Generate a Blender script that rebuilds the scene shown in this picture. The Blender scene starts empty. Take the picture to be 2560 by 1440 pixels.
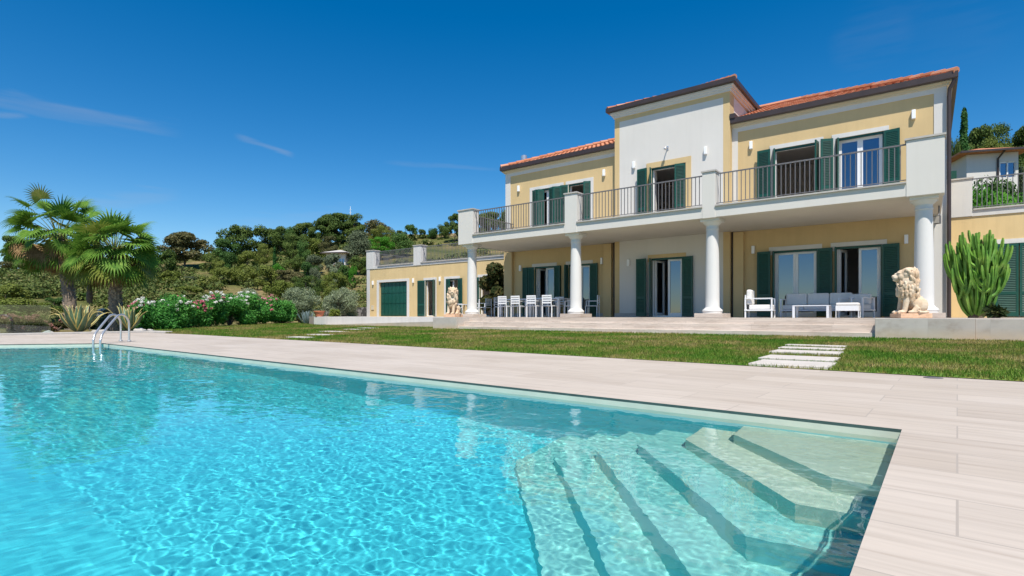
import bpy, bmesh, math, random
import numpy as np
from mathutils import Vector, Matrix, noise

C = bpy.context.scene.collection
sc = bpy.context.scene
rnd = random.Random(7)
R = math.radians
EYE = .66
CA, SA = math.cos(R(37.4)), math.sin(R(37.4))

# ------------------------------------------------------------------ camera
cam = bpy.data.cameras.new('camera'); camo = bpy.data.objects.new('camera', cam); C.objects.link(camo)
sc.camera = camo
cam.sensor_width = 36; cam.lens = 19.125; cam.shift_y = 69 / 2560
cam.clip_start = .05; cam.clip_end = 9000
camo.location = (0, 0, EYE); camo.rotation_euler = (math.pi / 2, 0, R(37.4))

# ------------------------------------------------------------------ helpers
def tag(o, label=None, cat=None, group=None, kind=None):
    if label: o['label'] = label
    if cat: o['category'] = cat
    if group: o['group'] = group
    if kind: o['kind'] = kind
    return o

def empty(name, loc=(0, 0, 0), rz=0, label=None, cat=None, group=None):
    o = bpy.data.objects.new(name, None); C.objects.link(o)
    o.location = loc; o.rotation_euler = (0, 0, rz)
    o.empty_display_size = .2
    return tag(o, label, cat, group)

def origin(o):
    v = Vector((0, 0, 0))
    while o is not None:
        v += o.location; o = o.parent
    return v

def children(o): return [c for c in bpy.data.objects if c.parent == o]

def copy_tree(o, parent=None):
    c = o.copy(); C.objects.link(c); c.parent = parent
    for ch in children(o): copy_tree(ch, c)
    return c

class MB:
    def __init__(s): s.v = []; s.f = []
    def add(s, vs, fs):
        n = len(s.v); s.v += [tuple(p) for p in vs]; s.f += [tuple(i + n for i in f) for f in fs]; return s
    def box(s, x0, x1, y0, y1, z0, z1):
        if x0 > x1: x0, x1 = x1, x0
        if y0 > y1: y0, y1 = y1, y0
        if z0 > z1: z0, z1 = z1, z0
        return s.add([(x0, y0, z0), (x1, y0, z0), (x1, y1, z0), (x0, y1, z0), (x0, y0, z1), (x1, y0, z1), (x1, y1, z1), (x0, y1, z1)],
                     [(3, 2, 1, 0), (4, 5, 6, 7), (0, 1, 5, 4), (1, 2, 6, 5), (2, 3, 7, 6), (3, 0, 4, 7)])
    def obox(s, c, dx, hx, hy, z0, z1):
        # box turned about z; dx = unit (x, y) of its long side
        ux, uy = dx; vx, vy = -uy, ux
        P = [(c[0] + a * hx * ux + b * hy * vx, c[1] + a * hx * uy + b * hy * vy) for a, b in ((-1, -1), (1, -1), (1, 1), (-1, 1))]
        return s.prism(P, z0, z1)
    def prism(s, P, z0, z1):
        n = len(P)
        return s.add([(x, y, z0) for x, y in P] + [(x, y, z1) for x, y in P],
                     [tuple(range(n - 1, -1, -1)), tuple(range(n, 2 * n))] + [(i, (i + 1) % n, (i + 1) % n + n, i + n) for i in range(n)])
    def tube(s, pts, rad, n=8, cap=True, star=0):
        pts = [Vector(p) for p in pts]
        if not hasattr(rad, '__len__'): rad = [rad] * len(pts)
        t0 = (pts[1] - pts[0]).normalized()
        up = Vector((0, 0, 1)) if abs(t0.z) < .9 else Vector((1, 0, 0))
        a = t0.cross(up).normalized(); vs = []
        for i, p in enumerate(pts):
            t = (pts[min(i + 1, len(pts) - 1)] - pts[max(i - 1, 0)]).normalized()
            a = (a - t * a.dot(t)).normalized(); b = t.cross(a)
            for k in range(n):
                w = 2 * math.pi * k / n; r = rad[i] * ((1 + star * (1 if k % 2 == 0 else -1)) if star else 1)
                vs.append(p + (a * math.cos(w) + b * math.sin(w)) * r)
        fs = [(i * n + k, i * n + (k + 1) % n, (i + 1) * n + (k + 1) % n, (i + 1) * n + k) for i in range(len(pts) - 1) for k in range(n)]
        if cap: fs += [tuple(range(n - 1, -1, -1)), tuple((len(pts) - 1) * n + k for k in range(n))]
        return s.add(vs, fs)
    def lathe(s, cx, cy, prof, n=28):
        vs = [(cx + r * math.cos(2 * math.pi * k / n), cy + r * math.sin(2 * math.pi * k / n), z) for r, z in prof for k in range(n)]
        fs = [(i * n + k, i * n + (k + 1) % n, (i + 1) * n + (k + 1) % n, (i + 1) * n + k) for i in range(len(prof) - 1) for k in range(n)]
        fs += [tuple(range(n - 1, -1, -1)), tuple((len(prof) - 1) * n + k for k in range(n))]
        return s.add(vs, fs)
    def ell(s, c, r, rot=None, seg=12, ring=8):
        vs = [Vector((0, 0, -1))]
        for i in range(1, ring):
            p = math.pi * i / ring
            vs += [Vector((math.sin(p) * math.cos(2 * math.pi * k / seg), math.sin(p) * math.sin(2 * math.pi * k / seg), -math.cos(p))) for k in range(seg)]
        vs.append(Vector((0, 0, 1)))
        fs = [(0, 1 + (k + 1) % seg, 1 + k) for k in range(seg)]
        for i in range(ring - 2):
            o = 1 + i * seg
            fs += [(o + k, o + (k + 1) % seg, o + seg + (k + 1) % seg, o + seg + k) for k in range(seg)]
        o = 1 + (ring - 2) * seg; T = len(vs) - 1
        fs += [(o + k, o + (k + 1) % seg, T) for k in range(seg)]
        out = []
        for v in vs:
            q = Vector((v.x * r[0], v.y * r[1], v.z * r[2]))
            if rot is not None: q = rot @ q
            out.append(q + Vector(c))
        return s.add(out, fs)
    def build(s, name, m, parent=None, smooth=False, bevel=0):
        o0 = origin(parent) if parent is not None else Vector((0, 0, 0))
        me = bpy.data.meshes.new(name)
        me.from_pydata([(v[0] - o0.x, v[1] - o0.y, v[2] - o0.z) for v in s.v], [], s.f)
        me.materials.append(m)
        if smooth:
            me.polygons.foreach_set('use_smooth', [True] * len(me.polygons))
            if smooth != 'all':
                try: me.set_sharp_from_angle(angle=R(40))
                except Exception: pass
        me.update()
        o = bpy.data.objects.new(name, me); C.objects.link(o); o.parent = parent
        if bevel:
            b = o.modifiers.new('b', 'BEVEL'); b.width = bevel; b.segments = 2; b.limit_method = 'ANGLE'
        return o

def np_mesh(name, V, nper, m, parent=None, mats=None, midx=None):
    """V: (n*nper,3) array, each consecutive nper verts one face"""
    V = np.asarray(V, np.float32).reshape(-1, 3)
    if parent is not None: V = V - np.array(origin(parent), np.float32)
    nv = len(V); nf = nv // nper
    me = bpy.data.meshes.new(name)
    me.vertices.add(nv); me.loops.add(nv); me.polygons.add(nf)
    me.vertices.foreach_set('co', V.ravel())
    me.loops.foreach_set('vertex_index', np.arange(nv, dtype=np.int32))
    me.polygons.foreach_set('loop_start', np.arange(0, nv, nper, dtype=np.int32))
    me.materials.append(m)
    me.update(calc_edges=True); me.validate()
    o = bpy.data.objects.new(name, me); C.objects.link(o); o.parent = parent
    return o

def at(px, t):
    """ground point (x, y) in the direction of column px of the picture, t metres ahead"""
    u = (px - 1280) / 1360
    return (-SA * t + u * CA * t, CA * t + u * SA * t)

# ------------------------------------------------------------------ materials
def newmat(name):
    m = bpy.data.materials.new(name); m.use_nodes = True
    return m, m.node_tree, m.node_tree.nodes['Principled BSDF']

def setp(p, **k):
    for a, b in k.items():
        key = {'rough': 'Roughness', 'metal': 'Metallic', 'spec': 'Specular IOR Level', 'coat': 'Coat Weight'}[a]
        p.inputs[key].default_value = b

def N(t, ty, **k):
    n = t.nodes.new(ty)
    for a, b in k.items():
        if a.startswith('i_'): n.inputs[a[2:].replace('_', ' ')].default_value = b
        else: setattr(n, a, b)
    return n

def ramp(t, fac, stops):
    r = t.nodes.new('ShaderNodeValToRGB'); e = r.color_ramp.elements
    while len(e) < len(stops): e.new(.5)
    for x, (p, c) in zip(e, stops): x.position = p; x.color = (*c, 1)
    t.links.new(fac, r.inputs[0]); return r.outputs[0]

def mixc(t, fac, a, b, mode='MIX'):
    n = t.nodes.new('ShaderNodeMix'); n.data_type = 'RGBA'; n.blend_type = mode
    for s, v in ((n.inputs[0], fac), (n.inputs[6], a), (n.inputs[7], b)):
        if hasattr(v, 'is_output'): t.links.new(v, s)
        elif isinstance(v, (int, float)): s.default_value = v
        else: s.default_value = (*v, 1)
    return n.outputs[2]

def bump(t, p, h, strength=.3, dist=.02):
    b = N(t, 'ShaderNodeBump'); b.inputs['Strength'].default_value = strength; b.inputs['Distance'].default_value = dist
    t.links.new(h, b.inputs['Height']); t.links.new(b.outputs[0], p.inputs['Normal'])

def coords(t, scale=(1, 1, 1), rot=(0, 0, 0), obj=True):
    g = N(t, 'ShaderNodeNewGeometry')
    mp = N(t, 'ShaderNodeMapping'); mp.inputs['Scale'].default_value = scale; mp.inputs['Rotation'].default_value = rot
    t.links.new(g.outputs['Position'], mp.inputs['Vector']); return mp.outputs[0]

def noi(t, vec, scale=5, detail=4, rough=.55):
    n = N(t, 'ShaderNodeTexNoise'); n.inputs['Scale'].default_value = scale; n.inputs['Detail'].default_value = detail
    n.inputs['Roughness'].default_value = rough
    t.links.new(vec, n.inputs['Vector']); return n.outputs['Fac']

def plaster(name, c, var=.06, stain=.0):
    c = tuple(x * .80 for x in c)
    m, t, p = newmat(name); v = coords(t)
    a = tuple(x * (1 - var) for x in c); b = tuple(min(1, x * (1 + var * .6)) for x in c)
    col = ramp(t, noi(t, v, .9, 5), [(.3, a), (.7, b)])
    v2 = coords(t, (4.5, 4.5, .30))
    st = ramp(t, noi(t, v2, 1.6, 5, .6), [(.45, (1, 1, 1)), (.8, (1 - stain, 1 - stain * 1.05, 1 - stain * 1.1))])
    col = mixc(t, 1., col, st, 'MULTIPLY')
    t.links.new(col, p.inputs['Base Color']); setp(p, rough=.85, spec=.25)
    bump(t, p, noi(t, v, 130, 3), .25, .004)
    return m

def flat(name, c, rough=.5, metal=0, var=.08, scale=6, spec=.5):
    m, t, p = newmat(name); v = coords(t)
    col = ramp(t, noi(t, v, scale, 4), [(.3, tuple(x * (1 - var) for x in c)), (.7, tuple(min(1, x * (1 + var)) for x in c))])
    t.links.new(col, p.inputs['Base Color']); setp(p, rough=rough, metal=metal, spec=spec)
    return m

def leafmat(name, stops, trans=.28, rough=.55, big=.35):
    m, t, p = newmat(name)
    g = N(t, 'ShaderNodeNewGeometry'); oi = N(t, 'ShaderNodeObjectInfo')
    v = coords(t)
    n = noi(t, v, big, 3)
    mx = N(t, 'ShaderNodeMath', operation='MULTIPLY'); mx.inputs[1].default_value = .55; t.links.new(g.outputs['Random Per Island'], mx.inputs[0])
    m2 = N(t, 'ShaderNodeMath', operation='MULTIPLY_ADD'); m2.inputs[1].default_value = .6; t.links.new(n, m2.inputs[0]); t.links.new(mx.outputs[0], m2.inputs[2])
    m3 = N(t, 'ShaderNodeMath', operation='MULTIPLY_ADD'); m3.inputs[1].default_value = .3; t.links.new(oi.outputs['Random'], m3.inputs[0]); t.links.new(m2.outputs[0], m3.inputs[2])
    m4 = N(t, 'ShaderNodeMath', operation='SUBTRACT'); m4.inputs[1].default_value = .22; t.links.new(m3.outputs[0], m4.inputs[0])
    k = len(stops)
    col = ramp(t, m4.outputs[0], [(i / (k - 1), c) for i, c in enumerate(stops)])
    t.links.new(col, p.inputs['Base Color']); setp(p, rough=max(rough, .6), spec=.16)
    tr = N(t, 'ShaderNodeBsdfTranslucent'); t.links.new(col, tr.inputs[0])
    mix = N(t, 'ShaderNodeMixShader'); mix.inputs[0].default_value = trans
    t.links.new(p.outputs[0], mix.inputs[1]); t.links.new(tr.outputs[0], mix.inputs[2])
    t.links.new(mix.outputs[0], t.nodes['Material Output'].inputs[0])
    return m

def travertine(name, c=(.60, .50, .42), slab=(1.2, .42), rotz=0, wall=False, tilt=None, joint=.7, vein=True):
    c = tuple(x * .82 for x in c)
    m, t, p = newmat(name)
    if wall: v0 = coords(t, (1, 1, 1), (R(90), 0, 0))
    else: v0 = coords(t, (1, 1, 1), (0, 0, rotz))
    vs = N(t, 'ShaderNodeMapping'); vs.inputs['Scale'].default_value = (.7, 14, 1) if vein else (1.2, 1.6, 1); t.links.new(v0, vs.inputs[0])
    br = N(t, 'ShaderNodeTexBrick'); br.offset = .37; br.inputs['Scale'].default_value = 1
    br.inputs['Mortar Size'].default_value = .004; br.inputs['Brick Width'].default_value = slab[0]; br.inputs['Row Height'].default_value = slab[1]
    br.inputs['Color1'].default_value = (0, 0, 0, 1); br.inputs['Color2'].default_value = (1, 1, 1, 1); br.inputs['Mortar'].default_value = (.5, .5, .5, 1)
    br.inputs['Bias'].default_value = 0
    t.links.new(v0, br.inputs['Vector'])
    # shift the grain from slab to slab
    sh = N(t, 'ShaderNodeVectorMath', operation='MULTIPLY_ADD'); sh.inputs[1].default_value = (7, 31, 5)
    t.links.new(br.outputs['Color'], sh.inputs[0]); t.links.new(vs.outputs[0], sh.inputs[2])
    g = noi(t, sh.outputs[0], 1.5, 7, .62)
    hi = tuple(min(1, x * 1.1) for x in c); lo = (c[0] * .80, c[1] * .76, c[2] * .73)
    col = ramp(t, g, [(.28, lo), (.44, c), (.62, hi), (.8, (c[0] * .93, c[1] * .9, c[2] * .87))])
    tone = ramp(t, br.outputs['Color'], [(0, (.88, .865, .85)), (.5, (.96, .955, .95)), (1, (1.0, 1.0, 1.0))])
    col = mixc(t, 1., col, tone, 'MULTIPLY')
    sp = ramp(t, noi(t, v0, .7, 4), [(.35, (.93, .92, .9)), (.65, (1, 1, 1))])
    col = mixc(t, 1., col, sp, 'MULTIPLY')
    if wall and vein:
        v5 = N(t, 'ShaderNodeMapping'); v5.inputs['Scale'].default_value = (.9, 9, 1); t.links.new(v0, v5.inputs[0])
        ve = ramp(t, noi(t, v5.outputs[0], 1.1, 8, .7), [(.40, (1, 1, 1)), (.465, (.62, .58, .56)), (.49, (1, 1, 1))])
        col = mixc(t, .5, col, ve, 'MULTIPLY')
    col = mixc(t, br.outputs['Fac'], col, tuple(x * joint for x in c))
    t.links.new(col, p.inputs['Base Color']); setp(p, rough=.62, spec=.3)
    bump(t, p, g, .12, .004)
    return m

M = {}
M['yellow'] = plaster('yellow plaster', (.76, .56, .29), .06, .05)
M['yellow_old'] = plaster('weathered yellow plaster', (.80, .60, .31), .07, .10)
M['white'] = plaster('white plaster', (.80, .765, .71), .03, .03)
M['white_old'] = plaster('weathered white plaster', (.74, .72, .69), .05, .12)
M['soffit'] = plaster('soffit plaster', (.80, .74, .66), .04, .04)
M['trim'] = plaster('white trim', (.79, .765, .725), .03, .05)
M['column'] = plaster('white column paint', (.83, .815, .79), .02, .02)
M['moulding'] = plaster('cream moulding', (.72, .63, .46), .02, .02)
M['interior'] = plaster('interior wall', (.90, .84, .78), .02)
M['green'] = flat('green shutter paint', (.006, .066, .046), .42, 0, .12, 9)
M['brown'] = flat('dark brown metal', (.050, .034, .032), .45, .1, .15, 3)
M['iron'] = flat('grey iron', (.17, .16, .16), .5, .3, .1, 6)
M['pvc'] = flat('white window frame', (.80, .80, .80), .35, 0, .02)
M['furn'] = flat('white painted aluminium', (.76, .76, .77), .4, 0, .02)
M['furn2'] = flat('light grey painted aluminium', (.72, .73, .77), .4, 0, .02)
M['cush_w'] = flat('off white cushion', (.72, .70, .67), .9, 0, .04, 14)
M['cush_g'] = flat('grey cushion', (.74, .70, .66), .9, 0, .04, 14)
M['steel'] = flat('stainless steel', (.60, .60, .61), .32, .7, .03)
M['coping'] = flat('grey stone coping', (.44, .41, .38), .8, 0, .12, 5)
M['darkstone'] = flat('dark stone', (.12, .10, .09), .8, 0, .25, 4)
M['lamp'] = flat('white lamp shell', (.85, .85, .85), .4, 0, .01)
M['dark'] = flat('dark interior', (.03, .028, .027), .6)
M['terracotta'] = flat('terracotta pot', (.50, .17, .09), .8, 0, .12, 10)
M['bark'] = flat('bark', (.13, .095, .07), .9, 0, .4, 12)
M['palmtrunk'] = flat('palm trunk fibre', (.22, .17, .13), .95, 0, .45, 20)
M['deck'] = travertine('travertine deck', (.58, .505, .435), (1.25, .42), R(1.9), joint=.74)
M['pave'] = travertine('travertine slabs', (.52, .45, .40), (1.6, 1.0))
M['slab'] = flat('pale garden slab', (.52, .475, .43), .75, 0, .10, 3)
M['riser'] = travertine('travertine steps', (.72, .62, .54), (1.9, .5), wall=True)
M['blockwall'] = travertine('weathered stone cladding', (.60, .55, .51), (1.05, 1.2), wall=True, joint=.8, vein=False)

def blockmat():
    m = M['blockwall']; t = m.node_tree; p = t.nodes['Principled BSDF']
    src = p.inputs['Base Color'].links[0].from_socket
    v = coords(t, (1, 1, 1)); n = noi(t, v, 2.2, 5)
    g = N(t, 'ShaderNodeNewGeometry'); sx = N(t, 'ShaderNodeSeparateXYZ'); t.links.new(g.outputs['Position'], sx.inputs[0])
    mr = N(t, 'ShaderNodeMapRange'); mr.inputs[1].default_value = .40; mr.inputs[2].default_value = .05; t.links.new(sx.outputs[2], mr.inputs[0])
    mm = N(t, 'ShaderNodeMath', operation='MULTIPLY'); mm.use_clamp = True; t.links.new(mr.outputs[0], mm.inputs[0]); m9 = N(t, 'ShaderNodeMath', operation='MULTIPLY'); m9.inputs[1].default_value = 1.5; t.links.new(n, m9.inputs[0]); t.links.new(m9.outputs[0], mm.inputs[1])
    col = mixc(t, mm.outputs[0], src, (.58, .40, .22))
    t.links.new(col, p.inputs['Base Color'])
blockmat()

def roofmat():
    m, t, p = newmat('terracotta roof tile'); g = N(t, 'ShaderNodeNewGeometry')
    v = coords(t)
    col = ramp(t, g.outputs['Random Per Island'], [(0, (.46, .17, .085)), (.5, (.56, .23, .12)), (1, (.60, .30, .19))])
    st = ramp(t, noi(t, v, 2.5, 5), [(.35, (.8, .78, .75)), (.65, (1, 1, 1))])
    col = mixc(t, 1., col, st, 'MULTIPLY')
    t.links.new(col, p.inputs['Base Color']); setp(p, rough=.8, spec=.25); return m
M['tile'] = roofmat()

def glassmat():
    m = bpy.data.materials.new('window glass'); m.use_nodes = True; t = m.node_tree
    t.nodes.remove(t.nodes['Principled BSDF'])
    tr = N(t, 'ShaderNodeBsdfTransparent'); tr.inputs[0].default_value = (.32, .36, .42, 1)
    gl = N(t, 'ShaderNodeBsdfGlossy'); gl.inputs['Roughness'].default_value = .01; gl.inputs[0].default_value = (.50, .60, .76, 1)
    mx = N(t, 'ShaderNodeMixShader'); mx.inputs[0].default_value = .31
    t.links.new(tr.outputs[0], mx.inputs[1]); t.links.new(gl.outputs[0], mx.inputs[2])
    t.links.new(mx.outputs[0], t.nodes['Material Output'].inputs[0]); return m
M['glass'] = glassmat()
def clearglass():
    m = bpy.data.materials.new('clear glass'); m.use_nodes = True; t = m.node_tree
    t.nodes.remove(t.nodes['Principled BSDF'])
    tr = N(t, 'ShaderNodeBsdfTransparent'); tr.inputs[0].default_value = (.80, .88, .86, 1)
    gl = N(t, 'ShaderNodeBsdfGlossy'); gl.inputs['Roughness'].default_value = .02
    mx = N(t, 'ShaderNodeMixShader'); mx.inputs[0].default_value = .07
    t.links.new(tr.outputs[0], mx.inputs[1]); t.links.new(gl.outputs[0], mx.inputs[2])
    t.links.new(mx.outputs[0], t.nodes['Material Output'].inputs[0]); return m
M['clear'] = clearglass()

def hillmat():
    m, t, p = newmat('dry hillside'); v = coords(t)
    a = ramp(t, noi(t, v, .07, 6, .65), [(.36, (.08, .105, .03)), (.5, (.15, .15, .055)), (.62, (.26, .20, .10)), (.75, (.36, .27, .16))])
    b = ramp(t, noi(t, v, 1.3, 5), [(.3, (.6, .62, .55)), (.7, (1.1, 1.05, 1))])
    t.links.new(mixc(t, 1., a, b, 'MULTIPLY'), p.inputs['Base Color']); setp(p, rough=1, spec=.1)
    bump(t, p, noi(t, v, 2.5, 5), 1, .3); return m
M['hill'] = hillmat()
def lawnmat(name, blades):
    m, t, p = newmat(name); v = coords(t)
    patch = noi(t, v, .55, 5, .6)
    fine = noi(t, v, 9, 4)
    ad = N(t, 'ShaderNodeMath', operation='MULTIPLY_ADD'); ad.inputs[1].default_value = .45; t.links.new(fine, ad.inputs[0]); t.links.new(patch, ad.inputs[2])
    s = [(.53, (.06, .16, .015)), (.66, (.10, .19, .022)), (.75, (.19, .20, .05)), (.86, (.30, .25, .11))]
    col = ramp(t, ad.outputs[0], s)
    if blades:
        g = N(t, 'ShaderNodeNewGeometry')
        k = ramp(t, g.outputs['Random Per Island'], [(0, (.75, .8, .75)), (.8, (1.2, 1.2, 1.1)), (1, (1.8, 1.5, 1.3))])
        col = mixc(t, 1., col, k, 'MULTIPLY')
        tr = N(t, 'ShaderNodeBsdfTranslucent'); t.links.new(col, tr.inputs[0])
        mx = N(t, 'ShaderNodeMixShader'); mx.inputs[0].default_value = .3
        t.links.new(p.outputs[0], mx.inputs[1]); t.links.new(tr.outputs[0], mx.inputs[2])
        t.links.new(mx.outputs[0], t.nodes['Material Output'].inputs[0])
    t.links.new(col, p.inputs['Base Color']); setp(p, rough=.75, spec=.2)
    return m
M['lawn'] = lawnmat('lawn soil and grass', False)
M['blade'] = lawnmat('grass blades', True)
M['soil'] = flat('garden soil', (.16, .115, .075), 1, 0, .4, 3)
M['pine'] = leafmat('pine needles', [(.038, .075, .016), (.08, .13, .026), (.155, .19, .042)], .2)
M['pinelight'] = leafmat('light pine needles', [(.08, .115, .018), (.14, .18, .03), (.22, .235, .06)], .25)
M['pinebrown'] = leafmat('brownish pine needles', [(.05, .07, .022), (.11, .11, .04), (.18, .145, .065)], .2)
M['leafgreen'] = leafmat('broadleaf green', [(.03, .075, .02), (.065, .14, .03), (.12, .20, .05)], .3)
M['leafbright'] = leafmat('bright green leaves', [(.04, .16, .012), (.08, .26, .022), (.14, .34, .04)], .35)
M['cypress'] = leafmat('cypress green', [(.02, .08, .018), (.04, .12, .025), (.07, .16, .04)], .15)
M['bluegreen'] = leafmat('grey green scrub', [(.07, .10, .055), (.12, .15, .085), (.17, .20, .11)], .25)
M['olive'] = leafmat('olive leaves', [(.12, .16, .08), (.22, .27, .15), (.40, .45, .31)], .25, .5, 1.2)
M['oleander'] = leafmat('oleander leaves', [(.035, .15, .03), (.08, .28, .05), (.19, .42, .09)], .3, .45, 1.2)
M['scrub'] = leafmat('hillside scrub', [(.03, .06, .018), (.07, .11, .025), (.13, .16, .04), (.24, .19, .09)], .2, .6, .10)
M['palm'] = leafmat('palm frond green', [(.045, .13, .016), (.12, .24, .03), (.27, .38, .075)], .3, .4, 1.6)
M['palmyel'] = leafmat('palm frond yellow green', [(.10, .17, .02), (.22, .26, .05), (.34, .31, .08)], .35, .45, 1.0)
M['palmdead'] = leafmat('dead palm frond', [(.12, .07, .03), (.24, .15, .07), (.36, .24, .12)], .2, .8, 1.5)
M['fl_white'] = leafmat('white blossom', [(.70, .68, .60), (.82, .80, .76), (.85, .84, .82)], .3)
M['fl_pink'] = leafmat('pink blossom', [(.55, .10, .16), (.72, .24, .30), (.80, .45, .48)], .3)
M['bloomdull'] = leafmat('faded pink blossom', [(.30, .12, .09), (.40, .20, .16), (.5, .32, .26)], .3)
M['bronze'] = leafmat('bronze leaves', [(.012, .028, .010), (.035, .055, .016), (.13, .10, .035)], .3, .4, 2.0)
M['agavegreen'] = flat('agave green', (.10, .17, .09), .5, 0, .25, 12)
M['agaveyel'] = flat('agave yellow margin', (.55, .44, .15), .5, 0, .15, 12)
M['agaveblue'] = flat('blue agave', (.15, .21, .21), .55, 0, .2, 12)

def cactusmat():
    m, t, p = newmat('candelabra spurge skin'); v = coords(t)
    col = ramp(t, noi(t, v, 3.5, 5), [(.3, (.06, .17, .022)), (.5, (.13, .28, .035)), (.72, (.25, .38, .07))])
    t.links.new(col, p.inputs['Base Color']); setp(p, rough=.5, spec=.4); bump(t, p, noi(t, v, 60, 3), .3, .006); return m
M['cactus'] = cactusmat()
def lionmat():
    m, t, p = newmat('terracotta tinted stone'); v = coords(t)
    col = ramp(t, noi(t, v, 3.2, 6, .6), [(.3, (.52, .36, .24)), (.5, (.66, .52, .38)), (.68, (.74, .65, .54))])
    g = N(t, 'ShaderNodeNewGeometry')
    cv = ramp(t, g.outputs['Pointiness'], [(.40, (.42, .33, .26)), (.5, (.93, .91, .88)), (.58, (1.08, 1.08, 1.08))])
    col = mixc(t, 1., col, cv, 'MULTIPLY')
    t.links.new(col, p.inputs['Base Color']); setp(p, rough=.9, spec=.15); bump(t, p, noi(t, v, 40, 4), .5, .008); return m
M['lion'] = lionmat()
M['lionbase'] = flat('orange stone plinth', (.66, .42, .27), .9, 0, .2, 9)

# ------------------------------------------------------------------ light
SUN = Vector((-.36, .43, -1))
l = bpy.data.lights.new('sun', 'SUN'); l.energy = 5.0; l.angle = R(.5); l.color = (1, .945, .85)
lo = bpy.data.objects.new('sun', l); C.objects.link(lo); lo.rotation_euler = SUN.to_track_quat('-Z', 'Y').to_euler(); lo.location = (5, -6, 30)
l.cycles.is_caustics_light = True
w = bpy.data.worlds.new('World'); sc.world = w; w.use_nodes = True
t = w.node_tree; bg = t.nodes['Background']
sky = N(t, 'ShaderNodeTexSky'); sky.sky_type = 'NISHITA'; sky.sun_disc = False
sky.sun_elevation = R(60.7); sky.sun_rotation = R(140.1); sky.air_density = 1.0; sky.dust_density = .1; sky.ozone_density = 2.5; sky.altitude = 400
hs = N(t, 'ShaderNodeHueSaturation'); hs.inputs['Saturation'].default_value = 1.46; hs.inputs['Value'].default_value = 1.72
t.links.new(sky.outputs[0], hs.inputs['Color'])
tc = N(t, 'ShaderNodeTexCoord')
def direc(px, py):
    u = (px - 1280) / 1360; v = (789 - py) / 1360
    return Vector((-SA + u * CA, CA + u * SA, v)).normalized()
def wisp(p0, p1, width, seed, strength):
    """a thin cirrus streak lying between two directions of the sky"""
    a, b = direc(*p0), direc(*p1); n = a.cross(b).normalized(); mid = (a + b).normalized(); half = mid.dot(a)
    def dot(vec):
        d = N(t, 'ShaderNodeVectorMath', operation='DOT_PRODUCT'); t.links.new(tc.outputs['Generated'], d.inputs[0]); d.inputs[1].default_value = vec; return d.outputs['Value']
    mp = N(t, 'ShaderNodeMapping'); mp.inputs['Scale'].default_value = (5, 5, 42); mp.inputs['Location'].default_value = (seed, seed * 2, 0)
    t.links.new(tc.outputs['Generated'], mp.inputs[0])
    nz = N(t, 'ShaderNodeTexNoise'); nz.inputs['Scale'].default_value = 2.2; nz.inputs['Detail'].default_value = 7; t.links.new(mp.outputs[0], nz.inputs['Vector'])
    off = N(t, 'ShaderNodeMath', operation='MULTIPLY_ADD'); off.inputs[1].default_value = width * 2.2; t.links.new(nz.outputs['Fac'], off.inputs[0]); t.links.new(dot(n), off.inputs[2])
    sb = N(t, 'ShaderNodeMath', operation='SUBTRACT'); sb.inputs[1].default_value = width * 1.1; t.links.new(off.outputs[0], sb.inputs[0])
    ab = N(t, 'ShaderNodeMath', operation='ABSOLUTE'); t.links.new(sb.outputs[0], ab.inputs[0])
    mr = N(t, 'ShaderNodeMapRange', interpolation_type='SMOOTHERSTEP'); mr.inputs[1].default_value = width; mr.inputs[2].default_value = 0; t.links.new(ab.outputs[0], mr.inputs[0])
    m2 = N(t, 'ShaderNodeMapRange', interpolation_type='SMOOTHSTEP'); m2.inputs[1].default_value = half - .0; m2.inputs[2].default_value = half + (1 - half) * .7; t.links.new(dot(mid), m2.inputs[0])
    a1 = N(t, 'ShaderNodeMath', operation='MULTIPLY'); t.links.new(mr.outputs[0], a1.inputs[0]); t.links.new(m2.outputs[0], a1.inputs[1])
    a2 = N(t, 'ShaderNodeMath', operation='MULTIPLY'); t.links.new(a1.outputs[0], a2.inputs[0]); t.links.new(nz.outputs['Fac'], a2.inputs[1])
    a3 = N(t, 'ShaderNodeMath', operation='MULTIPLY'); a3.inputs[1].default_value = strength; t.links.new(a2.outputs[0], a3.inputs[0])
    return a3.outputs[0]
ws = [wisp((-260, 205), (470, 335), .017, 1.3, .25), wisp((-120, 285), (80, 288), .006, 4.0, .35), wisp((580, 335), (740, 395), .007, 2.1, .30),
      wisp((950, 405), (1260, 425), .006, 5.5, .16), wisp((120, 520), (460, 480), .018, 7.7, .22), wisp((2060, 140), (2300, 60), .05, 9.1, .05),
      wisp((500, 600), (900, 520), .03, 6.6, .12), wisp((2100, 30), (2560, 110), .05, 2.9, .03)]
tot = ws[0]
for x in ws[1:]:
    ad = N(t, 'ShaderNodeMath', operation='ADD'); ad.use_clamp = True; t.links.new(tot, ad.inputs[0]); t.links.new(x, ad.inputs[1]); tot = ad.outputs[0]
t.links.new(mixc(t, tot, hs.outputs[0], (5.6, 6.0, 6.8)), bg.inputs[0])
bg.inputs[1].default_value = .06
vs = sc.view_settings; vs.view_transform = 'Standard'; vs.look = 'None'; vs.exposure = .38; vs.gamma = 1
sc.cycles.use_denoising = True
sc.cycles.max_bounces = 10; sc.cycles.transparent_max_bounces = 10; sc.cycles.sample_clamp_indirect = 6

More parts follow.
